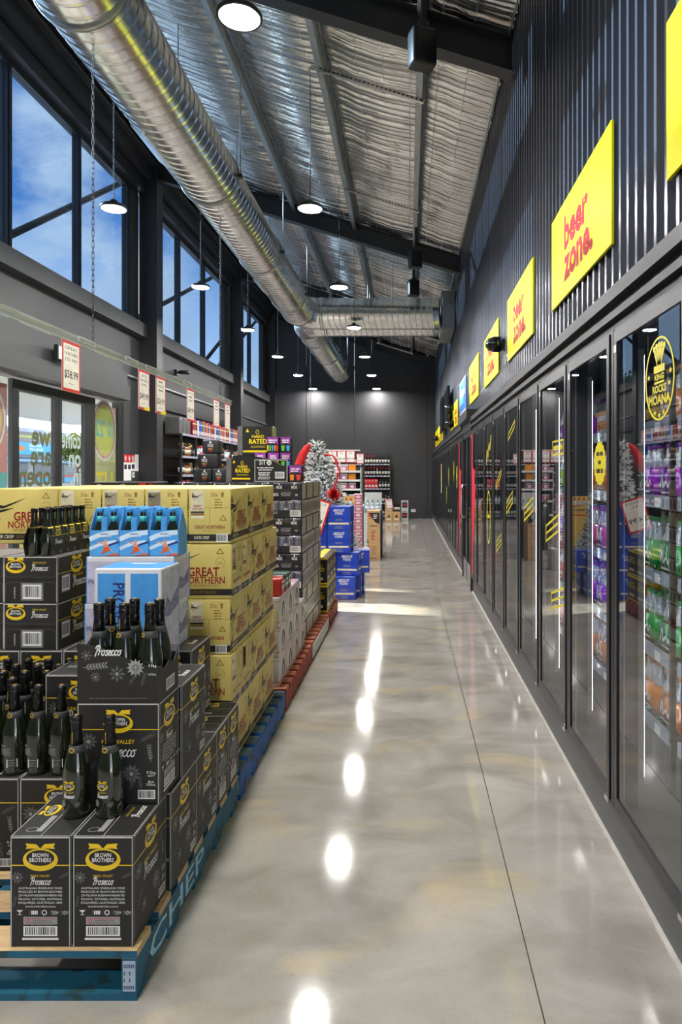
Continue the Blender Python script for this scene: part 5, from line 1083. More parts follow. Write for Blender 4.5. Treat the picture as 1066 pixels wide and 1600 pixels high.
topper('can_pack', 'charcoal can pack in the middle tier of the small pyramid', .175, .13, .125, nck, nprint(.175, (.06,)), -1.70, 5.76, ZQ+.116, 0, .014, 3); topper('can_pack', 'charcoal can pack on top of the small pyramid', .145, .13, .115, nck, nprint(.145, (.07,)), -1.675, 5.76, ZQ+.242, 0, .014, 3)
silv = mat('silver_foil_card', (.7, .72, .74), .2, .9, var=.1); hrk = mat('black_yellow_carton', srgb(30, 30, 28), .4); hry = mat('lemon_yellow_print', srgb(244, 216, 20), .4)
def hrated(w, h):
    p = P2(w); p.rect(.045, 0, w, h, hrk).rect(.05, h*.10, w-.03, h*.17, hry, 1).text('HARD', w*.6, h*.60, h*.10, hry, 1, width=w*.36, bold=.02).text('RATED', w*.6, h*.40, h*.16, hry, 1, width=w*.52, bold=.03).text('ALCOHOLIC', w*.6, h*.26, h*.07, hry, 1, width=w*.42).ring(w*.58, h*.80, w*.05, h*.08, w*.014, hry, 1, 16).poly([(w*.24, h*.80), (w*.29, h*.92), (w*.34, h*.80)][::-1], hry, 1); return p.mesh('brand_print')
topper('lemon_pack', 'smaller black and yellow lemonade pack with silver end, on the slabs', .235, .17, .20, silv, hrated(.235, .20), -1.422, 5.76, ZQ)
topper('lemon_pack', 'second small black and yellow pack half hidden beside the white-edged box', .12, .17, .20, silv, hrated(.12, .20), -1.236, 5.81, ZQ)
topper('lemon_pack', 'large black and yellow lemonade carton raised on the packs behind', .31, .20, .26, silv, hrated(.31, .26), -1.385, 6.16, ZQ+.237)
topper('support_carton', 'dark carton beneath the raised lemonade carton', .40, .20, .235, hrk, None, -1.385, 6.16, ZQ)
gw20 = P2(.305); gw20.frame(0, 0, .305, .19, .01, greyp).rect(.01, .01, .295, .13, blackp).barcode(.19, .03, .275, .085, whitep, blackp).lines(.10, .115, .16, 2, .018, .008, whitep).lines(.09, .075, .12, 5, .013, .006, whitep).text('SIT', .075, .145, .04, whitep, 1, width=.06, bold=.01).ell(.135, .162, .022, .022, whitep, 1).text('20', .135, .15, .024, blackp, 2, width=.028, bold=.02)
t = thing('mixed_box', 'black and white cut-top box marked 20 on the slabs', 'box', (-1.152, 5.68, ZQ), 0); w, d_, h = .28, .08, .235
part('carton_body', MB().prism([(-w/2, 0), (w/2, 0), (w/2, .135), (w/2-.06, .14), (0, .19), (-w/2, .215)], -d_/2, d_/2, blackp), t); part('front_print', gw20.sc(.915, 1).mesh('front_print'), t, (0, -d_/2, 0))
cols5 = [mat('shot_%d' % i, srgb(*c), .35) for i, c in enumerate(((240, 200, 40), (90, 200, 60), (60, 160, 230), (225, 140, 50), (225, 60, 60)))]
violet = mat('violet_print', srgb(150, 60, 160), .4, var=.5, scale=50)
def shots(w, h, n, o):
    p = P2(w); p.rect(.003, h*.52, w-.003, h-.004, violet).lines(w/2, h*.74, w*.7, 2, h*.13, h*.07, whitep, 1).rect(w*.15, h*.50, w*.85, h*.57, blackp, 1)
    for i in range(n):
        x = w*(i+.5)/n; p.poly([(x-w*.36/n, h*.44), (x+w*.36/n, h*.44), (x+w*.24/n, h*.10), (x-w*.24/n, h*.10)][::-1], cols5[(i+o) % 5], 1)
    return p.mesh('glass_print')
shb = mat('shot_pack_black', srgb(30, 26, 34), .4)
for i, (px, py, n, o, ww, lab) in enumerate(((409, 722, 2, 1, .098, 'left of the lower shelf'), (429, 722, 3, 3, .098, 'centre of the lower shelf'), (448, 722, 2, 1, .09, 'right of the lower shelf'), (428, 698, 5, 0, .105, 'left of the upper pair'), (448, 698, 2, 1, .09, 'right of the upper pair'), (463, 751, 2, 3, .11, 'standing alone at the slab corner'))):
    Y = 5.96 if i < 5 else 5.70; x_ = (px-VX)*Y/F_PX; z_ = ZQ if i == 5 else (ZQ+.117 if i < 3 else ZQ+.118+.138)
    topper('shot_pack', 'small black pack with coloured shot glasses, %s' % lab, ww, .11 if i < 5 else .1, .137 if i < 5 else .145, shb, shots(ww, .14, n, o), x_, Y, z_, 0, .004)
topper('support_carton', 'low dark carton carrying the shot packs', .33, .11, .115, hrk, None, (429-VX)*5.96/F_PX, 5.96, ZQ)

# ------------------------------------------------------------------ black and yellow cartons on the last red pallet
HW, HD, HH = .20, .27, .28
def hy(w, h):
    p = P2(w); p.rect(0, h*.92, w, h, hry).text('HARD', w/2, h*.66, h*.09, hry, 1, width=w*.55, bold=.02).text('RATED', w/2, h*.50, h*.13, hry, 1, width=w*.75, bold=.02).rect(w*.2, h*.18, w*.8, h*.28, gcream, 1).rect(0, h*.03, w, h*.08, hry, 1); return p.mesh('brand_print')
hf, hs_ = hy(HW, HH), hy(HD, HH); p = P2(HW); p.rect(HW*.35, 0, HW*.75, HD, hry); ht = p.mesh('tape_print'); HB = rbox(HW, HD, HH, hrk, .004)
for k in range(2):
    for j in range(3):
        for i in range(2): carton('lemon_carton', 'black and yellow lemonade carton, %s layer, %s from the slabs, %s' % (('bottom', 'top')[k], nth[j], ('aisle side', 'inner side')[i]), 'carton', (HW, HD, HH), HB, {'front': hf, 'right': hs_, 'top': ht}, (-.925-.203*i, 6.825+HD/2+j*.272, ZP+k*(HH+.001)), 0, 'black and yellow cartons')

# ------------------------------------------------------------------ blue vodka cartons beyond the gap
vb = mat('vodka_blue_carton', srgb(32, 70, 190), .38, var=.08, scale=10, coat=.3); vn = mat('vodka_navy_print', srgb(24, 44, 130), .4)
VW, VD, VH = .285, .215, .288
def vface(w):
    p = P2(w); h = VH; p.text('ABSOLUT', w/2, h*.78, .030, whitep, 1, width=w*.5, bold=.03).text('VODKA', w/2, h*.65, .030, whitep, 1, width=w*.36, bold=.03).rect(0, h*.5, w, h*.515, vn).rect(w*.06, h*.22, w*.94, h*.30, gcream, 1).lines(w/2, h*.44, w*.3, 2, .016, .006, greyp, 1).lines(w/2, h*.12, w*.4, 2, .02, .008, greyp, 1); return p.mesh('brand_print')
vf, vs_ = vface(VW), vface(VD); VB_ = rbox(VW, VD, VH, vb, .004)
def vk(cx, y0, lev, lab, rz=0): carton('vodka_carton', 'blue vodka carton, %s' % lab, 'carton', (VW, VD, VH), VB_, {'front': vf, 'right': vs_, 'left': vs_}, (cx, y0+VD/2, .001+lev*(VH+.001)), rz, 'blue vodka cartons')
vk(-.80, 8.33, 0, 'bottom front corner beside the aisle'); vk(-1.09, 8.33, 0, 'bottom front, second from the aisle'); vk(-1.38, 8.33, 0, 'bottom front, third from the aisle'); vk(-.745, 8.55, 0, 'bottom, second row at the aisle'); vk(-1.035, 8.55, 0, 'bottom, second row inside'); vk(-.72, 8.77, 0, 'bottom, third row at the aisle'); vk(-1.33, 8.55, 0, 'bottom, second row, third from aisle')
vk(-.755, 8.40, 1, 'second layer at the aisle corner', R(-6)); vk(-1.062, 8.36, 1, 'second layer, second from the aisle'); vk(-1.35, 8.36, 1, 'second layer, third from the aisle'); vk(-.645, 8.66, 1, 'second layer pushed out at the back', R(3)); vk(-.94, 8.66, 1, 'second layer, rear inner')
for lev in (2, 3):
    vk(-.865, 8.37, lev, '%s layer front at the aisle' % ('third', 'top')[lev-2]); vk(-1.155, 8.37, lev, '%s layer front, second from the aisle' % ('third', 'top')[lev-2]); vk(-.85, 8.60, lev, '%s layer rear at the aisle' % ('third', 'top')[lev-2]); vk(-1.14, 8.60, lev, '%s layer rear, second from the aisle' % ('third', 'top')[lev-2])
def price(w, h, lines, cost, yel=False):
    p = P2(w); p.rect(0, 0, w, h, redp).rect(w*.07, h*.06, w*.93, h*.94, mat('price_paper', srgb(236, 233, 228), .6), 1)
    y = h*.83
    for s_ in lines:
        if s_ == '-': p.lines(w/2, y+.004, w*.5, 1, .01, .014, dgreyp, 2)
        else: p.text(s_, w/2, y, h*.065, blackp, 2, width=min(w*.72, w*.135*len(s_)))
        y -= h*.115
    if cost: p.text(cost, w/2, h*.27, h*.15, blackp, 2, width=w*.76, bold=.015)
    p.lines(w/2, h*.15, w*.4, 1, .01, .005, greyp, 2)
    if yel: p.poly([(w*.4, .0), (w, 0), (w, h*.10), (w*.6, h*.07)], hry, 3)
    return p.mesh('price_print')
cardw = mat('ticket_card', srgb(210, 206, 200), .6)
def ticket(w, h): return MB().box((-w/2, 0, 0), (w/2, .0025, h), cardw).mesh('card')
t = thing('price_ticket', 'red-bordered price ticket tilted against the blue cartons', 'price ticket', (-1.205, 8.35, .90)); t.rotation_euler = (0, R(17), 0)
part('card', ticket(.30, .42), t, (0, -.02, -.05)); part('price_print', price(.30, .42, ('ABSOLUT', '1L'), '54.99'), t, (0, -.02, -.05))

# ------------------------------------------------------------------ hanging ticket rail over the pallets
XRAIL, ZR = -2.2, HC+.393*2.2
ra = thing('ticket_rail', 'clear acrylic ticket rail hung on chains above the pallets', 'rail', (XRAIL, 0, ZR))
part('channel', MB().box((-.004, .6, 0), (.0, 8.35, .055), acrylic).box((-.016, .6, .045), (.016, 8.35, .055), acrylic).box((-.012, .6, 0), (.012, 8.35, .006), acrylic), ra)
for y in (4.6, 5.35, 5.75, 6.7, 7.9): part('clip_slot', MB().box((.0005, y-.12, .03), (.002, y+.12, .034), vinylw).box((.0005, y-.12, .058), (.002, y+.12, .062), vinylw).box((.0005, y-.12, .034), (.002, y-.116, .058), vinylw).box((.0005, y+.116, .034), (.002, y+.12, .058), vinylw), ra)
for y in (1.4, 4.69, 7.87):
    o = part('chain', chain(0, 0, .055, DZ-DR-ZR-.01, .05), ra, (0, y, 0))
def hang(x0, lines, cost, yel, lab):
    y = 2.2*F_PX/(VX-x0); w, h = .235, .325
    t = thing('price_ticket', lab, 'price ticket', (XRAIL+.012, y+w/2, ZR-h-.002), PI/2, 'tickets on the hanging rail'); part('card', ticket(w, h), t); part('price_print', price(w, h, lines, cost, yel), t)
hang(94, ('GREAT', 'NORTHERN', '3.5% 30PK'), '$58.99', False, 'hanging price ticket for the yellow beer, closest to the exit sign'); hang(214, ('JACK', 'DANIELS', '10PK'), '$49.99', True, 'hanging price ticket for bourbon with yellow corner'); hang(241.5, ('-', 'NIGHT', '-'), '$24.99', True, 'hanging price ticket beside the bourbon ticket, also with yellow corner')
hang(290, ('N.C.G', '-', '10PK'), '$84.99', False, 'hanging price ticket in front of the spirits shelving'); hang(332, ('-', '-', '-'), '', False, 'hanging price ticket, second last on the rail'); hang(350, ('-', '-', '-'), '', True, 'hanging price ticket, last on the rail')
# ------------------------------------------------------------------ flocked Christmas tree with red trim
snow = mat('flocked_white', srgb(226, 228, 230), .8, var=.08, scale=60); pine = mat('pine_grey_green', srgb(84, 100, 92), .8, var=.25); redc = mat('red_velvet', srgb(200, 20, 28), .7, var=.15); redt = mat('red_tinsel', srgb(205, 16, 26), .3, .4, var=.3, scale=80)
def xtree(x, y, h, r):
    rg = random.Random(11); t = thing('christmas_tree', 'white flocked Christmas tree leaning over the blue cartons', 'christmas tree', (x, y, 0))
    part('trunk', MB().tube([(0, 0, .02), (-.04, 0, h*.5), (-.16, 0, h*.93)], [.03, .025, .01], pine, 8).lathe([(.2, 0), (.2, .015), (.03, .03)], 16, pine), t)
    a_ = MB(); b_ = MB()
    def tuft(c, d, L_):
        for k in range(12):
            u = Vector((rg.gauss(0, .45), rg.gauss(0, .45), rg.gauss(0, .4))) + d; u.normalize(); e_ = c + u*L_*rg.uniform(.6, 1.1); w = u.orthogonal().normalized()*L_*.13; v_ = u.cross(w).normalized()*L_*.13
            (b_ if k % 4 == 0 else a_).add([c+w, c-w*.5+v_*.86, c-w*.5-v_*.86, c+u*L_*.5+w*1.1, c+u*L_*.5-w*.55+v_, c+u*L_*.5-w*.55-v_, e_], [(0, 1, 4, 3), (1, 2, 5, 4), (2, 0, 3, 5), (3, 4, 6), (4, 5, 6), (5, 3, 6)], pine if k % 4 == 0 else snow)
    n = 360
    for k in range(n):
        f = (k+.5)/n; zz = .3+(h-.34)*f; rad = r*(1-f)**.85+.02; a = k*2.399; q = rad*rg.uniform(.55, 1.0); ox = -.17*f**1.5
        d = Vector((math.cos(a), math.sin(a), .15-.25*(1-f))); tuft(Vector((ox+q*math.cos(a), q*math.sin(a), zz)), d, .125)
    part('flocked_branches', a_, t, kind='stuff'); part('needles', b_, t, kind='stuff')
    return t
TX, TY = -1.14, 9.35
xtree(TX+.03, TY, 2.0, .43)
hat = thing('santa_hat', 'red felt stocking hung at the tip of the Christmas tree', 'ornament', (TX-.33, TY-.25, 1.60))
part('felt', MB().tube([(-.02, 0, 0), (.0, 0, .10), (.04, 0, .22), (.10, 0, .32), (.145, 0, .37)], [.055, .06, .055, .045, .015], redc, 14).tube([(.09, 0, .3), (.16, 0, .26)], [.03, .006], redc, 8), hat)
bw = thing('tinsel_bow', 'round red tinsel bow at the foot of the Christmas tree', 'ornament', (-.955, 8.62, 1.30))
mb = MB(); rg = random.Random(5)
for k in range(420):
    u = Vector((rg.gauss(0, 1), rg.gauss(0, 1), rg.gauss(0, 1))).normalized(); e_ = u*rg.uniform(.07, .13); w = u.orthogonal().normalized()*.006; e_.z *= .9
    mb.add([u*.01+w, u*.01-w, e_], [(0, 1, 2)], redt)
part('tinsel', mb, bw, kind='stuff')
rb = thing('red_ribbon', 'red and white striped ribbon trailing down beside the Christmas tree', 'ornament', (-1.0, 9.02, 1.2))
for k, (m_, pts) in enumerate(((redc, [(-.12, -.02, .62), (.0, -.03, .60), (.06, -.05, .46), (.10, -.05, .36)]), (redc, [(.06, -.02, .38), (.03, -.06, .22), (-.02, -.08, .08), (.02, -.08, .0)]), (whitep, [(-.06, -.03, .63), (.05, -.04, .58), (.12, -.06, .40)]))):
    part('ribbon', MB().tube(spline([(a, c) for a, b, c in pts], 6) and [(a, -.05, c) for a, c in spline([(a, c) for a, b, c in pts], 6)], .013 if k < 2 else .009, m_, 6), rb)

# ------------------------------------------------------------------ shelving and bottles
def bottle_kind(nm, rgb, cap, lab, r=.037, h=.30, sp=False):
    g = mat('bottle_'+nm, rgb, .1, coat=.5, var=.2); c = mat('bottlecap_'+nm, cap, .35); l = mat('bottlelabel_'+nm, lab, .5, var=.12, scale=40)
    pr = [(r*.9, 0), (r, .006), (r, h*.60), (r*.85, h*.66), (r*.42, h*.74), (r*.38, h*.84)] if not sp else [(r*.9, 0), (r, .006), (r, h*.66), (r*.7, h*.74), (r*.36, h*.79), (r*.36, h*.86)]
    return MB().lathe(pr, 10, g).mesh('glass'), MB().lathe([(r*.41, h*.76), (r*.41, h*.995), (r*.3, h), (0, h)], 10, c).mesh('cap'), MB().lathe([(r*1.015, h*.18), (r*1.015, h*.50)], 10, l).mesh('label')
K = {'red wine': bottle_kind('red_wine', srgb(26, 20, 22), srgb(190, 26, 30), srgb(220, 214, 204)), 'dark wine': bottle_kind('dark_wine', srgb(22, 24, 22), srgb(28, 28, 30), srgb(206, 204, 200)), 'green wine': bottle_kind('green_wine', srgb(60, 90, 60), srgb(40, 60, 50), srgb(200, 206, 196)), 'rose': bottle_kind('rose', srgb(214, 120, 120), srgb(200, 90, 110), srgb(226, 190, 196)),
     'gin': bottle_kind('gin', srgb(170, 190, 196), srgb(120, 120, 120), srgb(210, 216, 220), .04, .26, True), 'whisky': bottle_kind('whisky', srgb(120, 66, 24), srgb(30, 26, 24), srgb(214, 196, 160), .042, .28, True), 'rum': bottle_kind('rum', srgb(50, 28, 18), srgb(200, 150, 40), srgb(70, 60, 54), .04, .28, True), 'vodka': bottle_kind('vodka', srgb(190, 204, 210), srgb(190, 30, 36), srgb(200, 60, 60), .04, .28, True)}
def shelf_bottle(kind, label, group, x, y, z, s=1.0):
    g, c, l = K[kind]; t = thing('bottle', label, 'bottle', (x, y, z+.001), 0, group); t.scale = (s, s, s); part('glass', g, t); part('cap', c, t); part('label', l, t)
shk = mat('black_shelving', srgb(38, 38, 40), .4); lipm = mat('ticket_lip_white', srgb(188, 188, 202), .45, var=.12, scale=30); lips = mat('lip_stripe', srgb(70, 70, 120), .5)
def rack(name, label, L_, D_, zs, top, loc, rz, bays=1):
    """shelving unit, front to -Y, width along X"""
    t = thing(name, label, 'shelf', loc, rz)
    part('back_panel', MB().box((-L_/2, D_-.02, 0), (L_/2, D_, top), shk), t); part('plinth', MB().box((-L_/2, .02, 0), (L_/2, D_-.02, .10), shk), t)
    for k in range(bays+1):
        x = -L_/2+k*L_/bays; part('upright', MB().box((x-.02, 0.0, 0), (x+.02, .04, top), shk).box((x-.015, .04, 0), (x+.015, D_-.02, top) if k in (0, bays) and False else (x+.015, .041, top), shk), t)
    for z in zs:
        for k in range(bays):
            a, b = -L_/2+k*L_/bays+.022, -L_/2+(k+1)*L_/bays-.022
            s_ = part('shelf_board', MB().box((a, 0.0, z-.025), (b, D_-.021, z), shk), t); lp_ = MB().box((a, -.012, z-.036), (b, 0.0, z+.006), lipm)
            n = int((b-a)/.11)
            for q in range(n): lp_.box((a+q*(b-a)/n+.01, -.0135, z-.03), (a+q*(b-a)/n+.045, -.012, z+.0), lips)
            part('ticket_lip', lp_, s_)
    return t
# spirits shelf on the left wall, front facing the aisle (+X): local -Y -> +X
SX, SY0, SL_ = -4.53, 13.45, 4.75
zs = [.35, .78, 1.18, 1.55, 1.93, 2.38]
rack('spirit_shelf', 'black spirits shelving along the left wall behind the column', SL_, .40, zs, 2.379, (SX, SY0+SL_/2, 0), PI/2, 5)
part_names = ['whisky', 'rum', 'gin', 'vodka', 'dark wine', 'whisky', 'rum']
rg = random.Random(21)
for si, z in enumerate(zs[1:5]):
    y = SY0+.10; k = 0
    while y < SY0+SL_-.1:
        if abs(((y-SY0) % .95)) < .07 or abs(((y-SY0) % .95)-.95) < .07: y += .08; continue
        kd = part_names[(int((y-SY0)/.33)+si*2) % 7]; shelf_bottle(kd, '%s bottle on the %s tier of the black spirits shelving' % (kd, ('second', 'third', 'fourth', 'fifth')[si]), 'spirit bottles on tier %d' % (si+2), SX-.08, y, z, rg.uniform(.88, 1.02)); y += .092; k += 1
bxc = [(srgb(120, 20, 30), 'maroon'), (srgb(200, 30, 50), 'red'), (srgb(30, 60, 40), 'dark green'), (srgb(226, 214, 180), 'cream'), (srgb(40, 70, 190), 'blue'), (srgb(50, 80, 200), 'royal blue'), (srgb(30, 130, 60), 'green'), (srgb(226, 80, 30), 'orange'), (srgb(30, 120, 140), 'teal'), (srgb(226, 110, 40), 'amber'), (srgb(110, 60, 140), 'violet'), (srgb(190, 170, 120), 'gold')]
y = SY0+.85; i = 0
gb = P2(.1); gb.rect(.012, .05, .088, .12, whitep).lines(.05, .10, .06, 3, .018, .008, dgreyp, 1).rect(.01, .25, .09, .27, gcream); gbm = gb.mesh('label_print')
while y < SY0+SL_-.12:
    c, nm = bxc[i % 12]; t = thing('gift_box', '%s gift box on top of the spirits shelving, %s bay' % (nm, nth[min(int((y-SY0)/.95), 6)]), 'gift box', (SX-.09, y, 2.3815), PI/2, 'gift boxes on the spirits shelving')
    part('carton_body', rbox(.10, .10, .34+.03*math.sin(i*2.1), mat('giftbox_'+nm, c, .4, coat=.2), .002), t); part('label_print', gbm, t, (0, -.05, 0)); y += .108; i += 1
for k in range(3):
    t = thing('wrapped_carton', 'black carton in crumpled clear film on top of the shelving, %s from the column' % nth[k], 'carton', (SX-.2, SY0+.12+k*.235, 2.3815), PI/2, 'film wrapped cartons'); part('carton_body', rbox(.20, .28, .33, mat('black_carton', srgb(46, 45, 44), .55), .004), t)
    part('film', rbox(.215, .295, .345, glass('crumpled_film', (.85, .85, .85), 1.5, .15, (.8, .8, .8), .12), .01, 2), t)
# wine shelving at the back wall
WS = [(-1.075, 'beside the aisle'), (-2.03, 'second from the aisle'), (-2.985, 'third from the aisle')]
wz = [.15, .58, 1.08, 1.52, 1.92]
kinds = [['dark wine', 'dark wine', 'dark wine', 'red wine', 'red wine'], ['green wine', 'gin', 'dark wine', 'dark wine', 'dark wine'], ['dark wine', 'red wine', 'rose', 'red wine', 'green wine']]
for b_, (xc, lab) in enumerate(WS):
    rack('wine_shelf', 'black wine shelving on the back wall, unit %s' % lab, .91, .42, wz, 2.30, (xc, 23.20, 0), 0, 1)
    part_ = None
    for si, z in enumerate(wz):
        for k in range(9):
            if b_ == 0 and si == 2 and k < 5: continue
            kd = kinds[b_][si]
            if b_ == 0 and si == 4 and k > 3: kd = 'dark wine'
            if b_ == 0 and si == 1 and k < 5: kd = ('gin', 'gin', 'gin', 'green wine', 'green wine')[k]
            shelf_bottle(kd, '%s bottle on the %s shelf of the wine unit %s' % (kd, ('lowest', 'second', 'middle', 'fourth', 'top')[si], lab), 'bottles in the wine unit %s' % lab, xc-.40+k*.1, 23.27, z, 1.02)
for k in range(4):
    t = thing('gift_box', 'red bottle gift box on the wine shelving beside the aisle, %s from its upright' % nth[k], 'gift box', (-1.45+k*.115, 23.27, 1.081), 0, 'red gift boxes'); part('carton_body', rbox(.105, .1, .33, mat('giftbox_red', srgb(200, 30, 50), .4), .002), t); part('label_print', gbm, t, (0, -.05, 0))
# white price tickets on a rail facing the aisle, far back
fr2 = thing('ticket_rail', 'red and white ticket rail facing the aisle before the wine shelving', 'rail', (-2.05, 18.2, 2.20))
part('channel', MB().box((-.75, -.01, 0), (.75, .01, .03), cardw), fr2); part('cord', MB().tube([(-.6, 0, .03), (-.6, 0, CEIL(-2.65)-2.16)], .004, galvd, 5), fr2); part('cord', MB().tube([(.6, 0, .03), (.6, 0, CEIL(-1.45)-2.16)], .004, galvd, 5), fr2)
for k, c in enumerate(('$49.99', '$41.99', '$42.99', '$55.99', '$78.99')):
    t = thing('price_ticket', 'price ticket reading %s on the far rail' % c.strip('$'), 'price ticket', (-2.54+k*.245, 18.189, 1.8805), 0, 'tickets on the far rail'); part('card', ticket(.235, .32), t); part('price_print', price(.235, .32, ('-', '-'), c), t)
t = thing('price_ticket', 'red-bordered price ticket standing alone right of the far rail', 'price ticket', (-1.33, 18.6, 1.86), 0); part('card', ticket(.20, .28), t); part('price_print', price(.20, .28, ('-', '-'), '-'), t); part('stake', MB().box((-.005, .003, -1.859), (.005, .008, 0.05), galvd), t)
# display towers between the vodka cartons and the back wall
oran = mat('orange_carton', srgb(238, 150, 30), .45); pinkc = mat('magenta_label', srgb(214, 60, 140), .45); kraft = mat('kraft_carton', srgb(196, 158, 110), .65, var=.08); clearw = mat('pale_clear_pack', srgb(206, 208, 208), .3, var=.1)
ds = thing('display_stand', 'white wire display stand of pink and orange drink packs', 'display stand', (-1.62, 17.4, 0))
part('frame', MB().box((-.40, .22, 0), (.40, .25, 1.75), shk).box((-.42, -.25, 0), (-.40, .25, 1.75), clearw).box((.40, -.25, 0), (.42, .25, 1.75), clearw), ds)
for z in (.5, .85, 1.15, 1.38, 1.61): part('tray', MB().box((-.40, -.25, z), (.40, .22, z+.012), clearw).box((-.40, -.26, z), (.40, -.25, z+.05), whitep), ds)
pk = P2(.18); pk.rect(.01, .03, .17, .15, pinkc).ell(.09, .09, .05, .04, whitep, 1); pkm = pk.mesh('label_print')
for j, z in enumerate((.862, 1.162, 1.392, 1.622)):
    for k in range(3):
        if k == 2 and j > 1: nm, bm_ = 'orange', oran
        else: nm, bm_ = 'white and pink', clearw
        carton('gin_box', '%s box on the wire display stand, tier %s, %s' % (nm, ('one', 'two', 'three', 'four')[j], ('left', 'centre', 'right')[k]), 'box', (.18, .16, .19), rbox(.18, .16, .19, bm_, .004), {'front': pkm if nm != 'orange' else None}, (-1.86+k*.21, 17.32, z+.001), 0, 'boxes on the wire display')
for k in range(4): shelf_bottle('vodka', 'clear bottle on the lowest tray of the wire display', 'bottles on the wire display', -1.9+k*.15, 17.3, .513)
# pink tower
for k in range(9):
    q = P2(.13); q.rect(.008, .012, .122, .085, pinkc).ell(.065, .05, .04, .02, clearw, 1).ring(.065, .05, .04, .022, .006, whitep, 2)
    carton('glass_set_box', 'white box with magenta oval label, %s in the tall tower' % ('lowest', 'second', 'third', 'fourth', 'fifth', 'sixth', 'seventh', 'eighth', 'top')[k], 'box', (.13, .13, .098), rbox(.13, .13, .098, clearw, .006), {'front': q.mesh('label_print')}, (-.815, 11.0, .35+k*.0992), 0, 'magenta labelled tower')
tag(part('display_plinth', rbox(.3, .3, .348, mat('white_plinth', srgb(196, 196, 194), .5), .006), None, (-.80, 11.02, .0005)), 'pale plinth under the magenta labelled tower', 'plinth')
# kraft bourbon cartons
kd = mat('kraft_dark_print', srgb(60, 52, 46), .5); kr = mat('kraft_red_print', srgb(170, 30, 36), .5)
p = P2(.235); p.text('101', .14, .06, .065, kr, 1, 'L', rot=PI/2, width=.13, bold=.02).lines(.1175, .22, .1, 2, .02, .008, kd, 1).poly([(0, 0), (.03, 0), (0, .1)], kd, 1); k101 = p.mesh('front_print')
p = P2(.235); p.lines(.12, .24, .12, 9, .02, .006, kd).rect(.01, .14, .03, .26, kr, 1).lines(.12, .03, .15, 2, .015, .008, kd); k102 = p.mesh('front_print')
p = P2(.235); p.poly([(.02, .26), (.225, .26), (.225, .05), (.15, .08), (.07, .18)][::-1], blackp).text('101', .075, .15, .05, signr, 1, 'L', rot=PI/2, width=.1, bold=.03).lines(.15, .21, .08, 3, .03, .015, whitep, 1).lines(.12, .02, .16, 2, .014, .01, kd, 1); k103 = p.mesh('front_print')
KB_ = rbox(.235, .33, .298, kraft, .004)
for k, pr in enumerate((k102, k101, k103)): carton('bourbon_carton', 'brown kraft bourbon carton beside the aisle, %s of the stack of three' % ('bottom', 'middle', 'top')[k], 'carton', (.235, .33, .298), KB_, {'front': pr}, (-.633, 12.47, .001+k*.299), 0, 'kraft bourbon cartons')
for k in range(4): carton('navy_carton', 'navy carton stacked behind the kraft bourbon cartons, %s' % ly[k], 'carton', (.22, .3, .22), rbox(.22, .3, .22, mat('navy_carton', srgb(52, 62, 92), .5), .004), {}, (-.60, 12.85, .001+k*.221), 0, 'navy cartons')
# grey bottle crate tower and yellow snack shipper
tw = thing('bottle_shipper', 'grey cardboard shipper with clear bottles beside the magenta tower', 'display', (-.70, 13.3, 0))
part('card_body', MB().box((-.17, -.15, 0), (.17, .15, .80), clearw).box((-.17, .13, .8), (.17, .15, 1.2), clearw).box((-.17, -.15, .8), (-.16, .15, .92), clearw).box((.16, -.15, .8), (.17, .15, .92), clearw), tw)
for k in range(3): shelf_bottle('gin', 'clear bottle standing in the grey cardboard shipper', 'bottles in the grey shipper', -.80+k*.1, 13.25, .801)
ys_ = thing('snack_shipper', 'yellow cardboard shipper with red topped jars behind the tinsel bow', 'display', (-.98, 10.3, 0)); yl = mat('yellow_shipper', srgb(226, 190, 90), .5, var=.1)
part('card_body', MB().box((-.14, -.12, 0), (.14, .12, .98), yl).prism([(-.14, .98), (.14, .98), (.14, 1.06), (-.05, 1.10), (-.14, 1.2)], -.12, -.115, yl).box((-.14, .115, .98), (.14, .12, 1.22), yl), ys_); part('band', MB().box((-.142, -.122, .93), (.142, .122, .95), redp).box((-.141, -.122, 1.00), (.141, -.1205, 1.03), gbr), ys_)
for k in range(4): shelf_bottle('vodka', 'red capped jar in the yellow shipper', 'jars in the yellow shipper', -1.08+k*.068, 10.26, .981, .8)
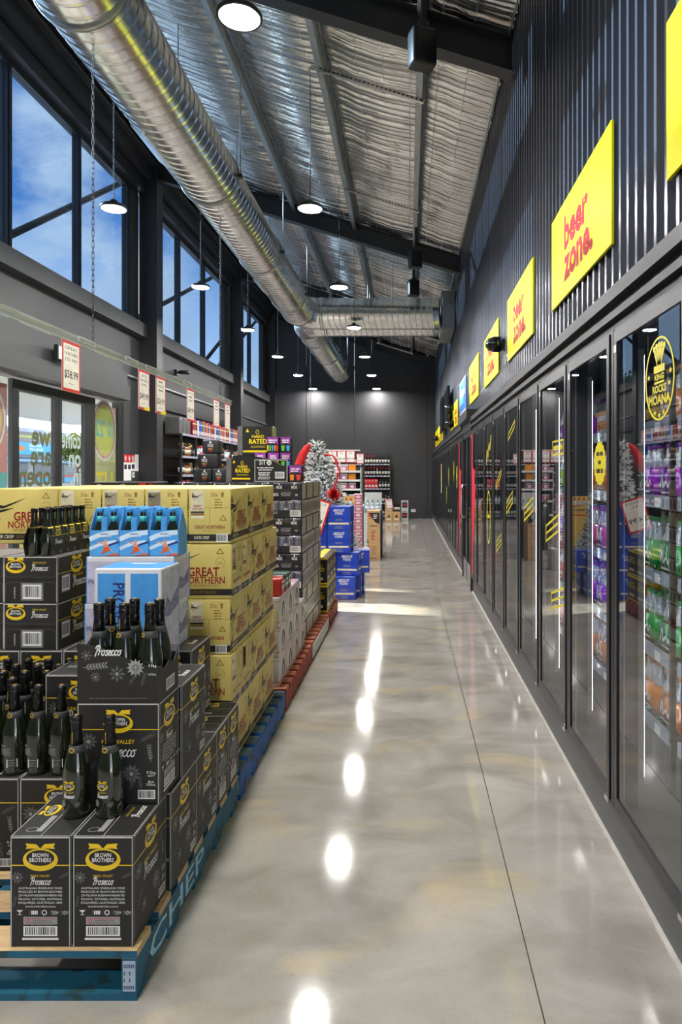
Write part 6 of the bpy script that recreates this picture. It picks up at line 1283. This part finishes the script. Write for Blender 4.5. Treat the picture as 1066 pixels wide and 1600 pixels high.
bk = thing('bottle_basket', 'dark basket of slanted sparkling bottles behind the magenta tower', 'basket', (-1.05, 13.9, 0)); part('basket', MB().lathe([(.16, 0), (.20, .9), (.19, .9), (.15, .02)], 16, shk), bk)
for k in range(5):
    a = k*1.257; t = thing('bottle', 'slanted sparkling bottle in the dark basket', 'bottle', (-1.05+.09*math.cos(a), 13.9+.09*math.sin(a), .80), 0, 'bottles in the basket'); t.rotation_euler = (R(14)*math.sin(a)*-1, R(16)*math.cos(a), 0); g, c, l = K[('green wine', 'dark wine', 'rum')[k % 3]]; part('glass', g, t); part('cap', c, t); part('label', l, t)
# kraft wine boxes and white boxes by the back wall
kb2 = rbox(.25, .24, .33, kraft, .004); p = P2(.25); p.ell(.125, .18, .04, .045, kd).rect(.05, .06, .20, .11, gcream, 1); kf = p.mesh('front_print')
for k, (x, y, z, lab) in enumerate(((-.64, 22.3, 0, 'lower one under the ticket'), (-.385, 22.3, 0, 'with bottles on top'), (-.64, 22.3, .331, 'upper one'))): carton('wine_carton', 'kraft wine carton near the back wall, %s' % lab, 'carton', (.25, .24, .33), kb2, {'front': kf}, (x+.0, y, z+.001), 0, 'kraft wine cartons')
for k in range(3): shelf_bottle('dark wine', 'dark wine bottle standing on the kraft cartons', 'wine on the kraft cartons', -.465+k*.08, 22.3, .332, 1.0)
t = thing('price_ticket', 'red-edged price ticket fixed to the kraft wine cartons', 'price ticket', (-.60, 22.16, .44)); t.rotation_euler = (0, R(-8), 0); part('card', ticket(.22, .32), t); part('price_print', price(.22, .32, ('-', '-'), '-'), t)
wb_ = rbox(.235, .2, .34, clearw, .004); p = P2(.26); p.rect(.03, .1, .23, .28, blackp).rect(.06, .17, .20, .22, redp, 1).rect(.04, .30, .22, .32, dgreyp, 1); wf = p.sc(.9, 1).mesh('front_print')
for k in range(2): carton('cask_box', 'white cask box with black and red label against the back wall, %s' % ('lower', 'upper')[k], 'box', (.235, .2, .34), wb_, {'front': wf}, (-.115, 22.75, .001+k*.341), 0, 'white cask boxes')
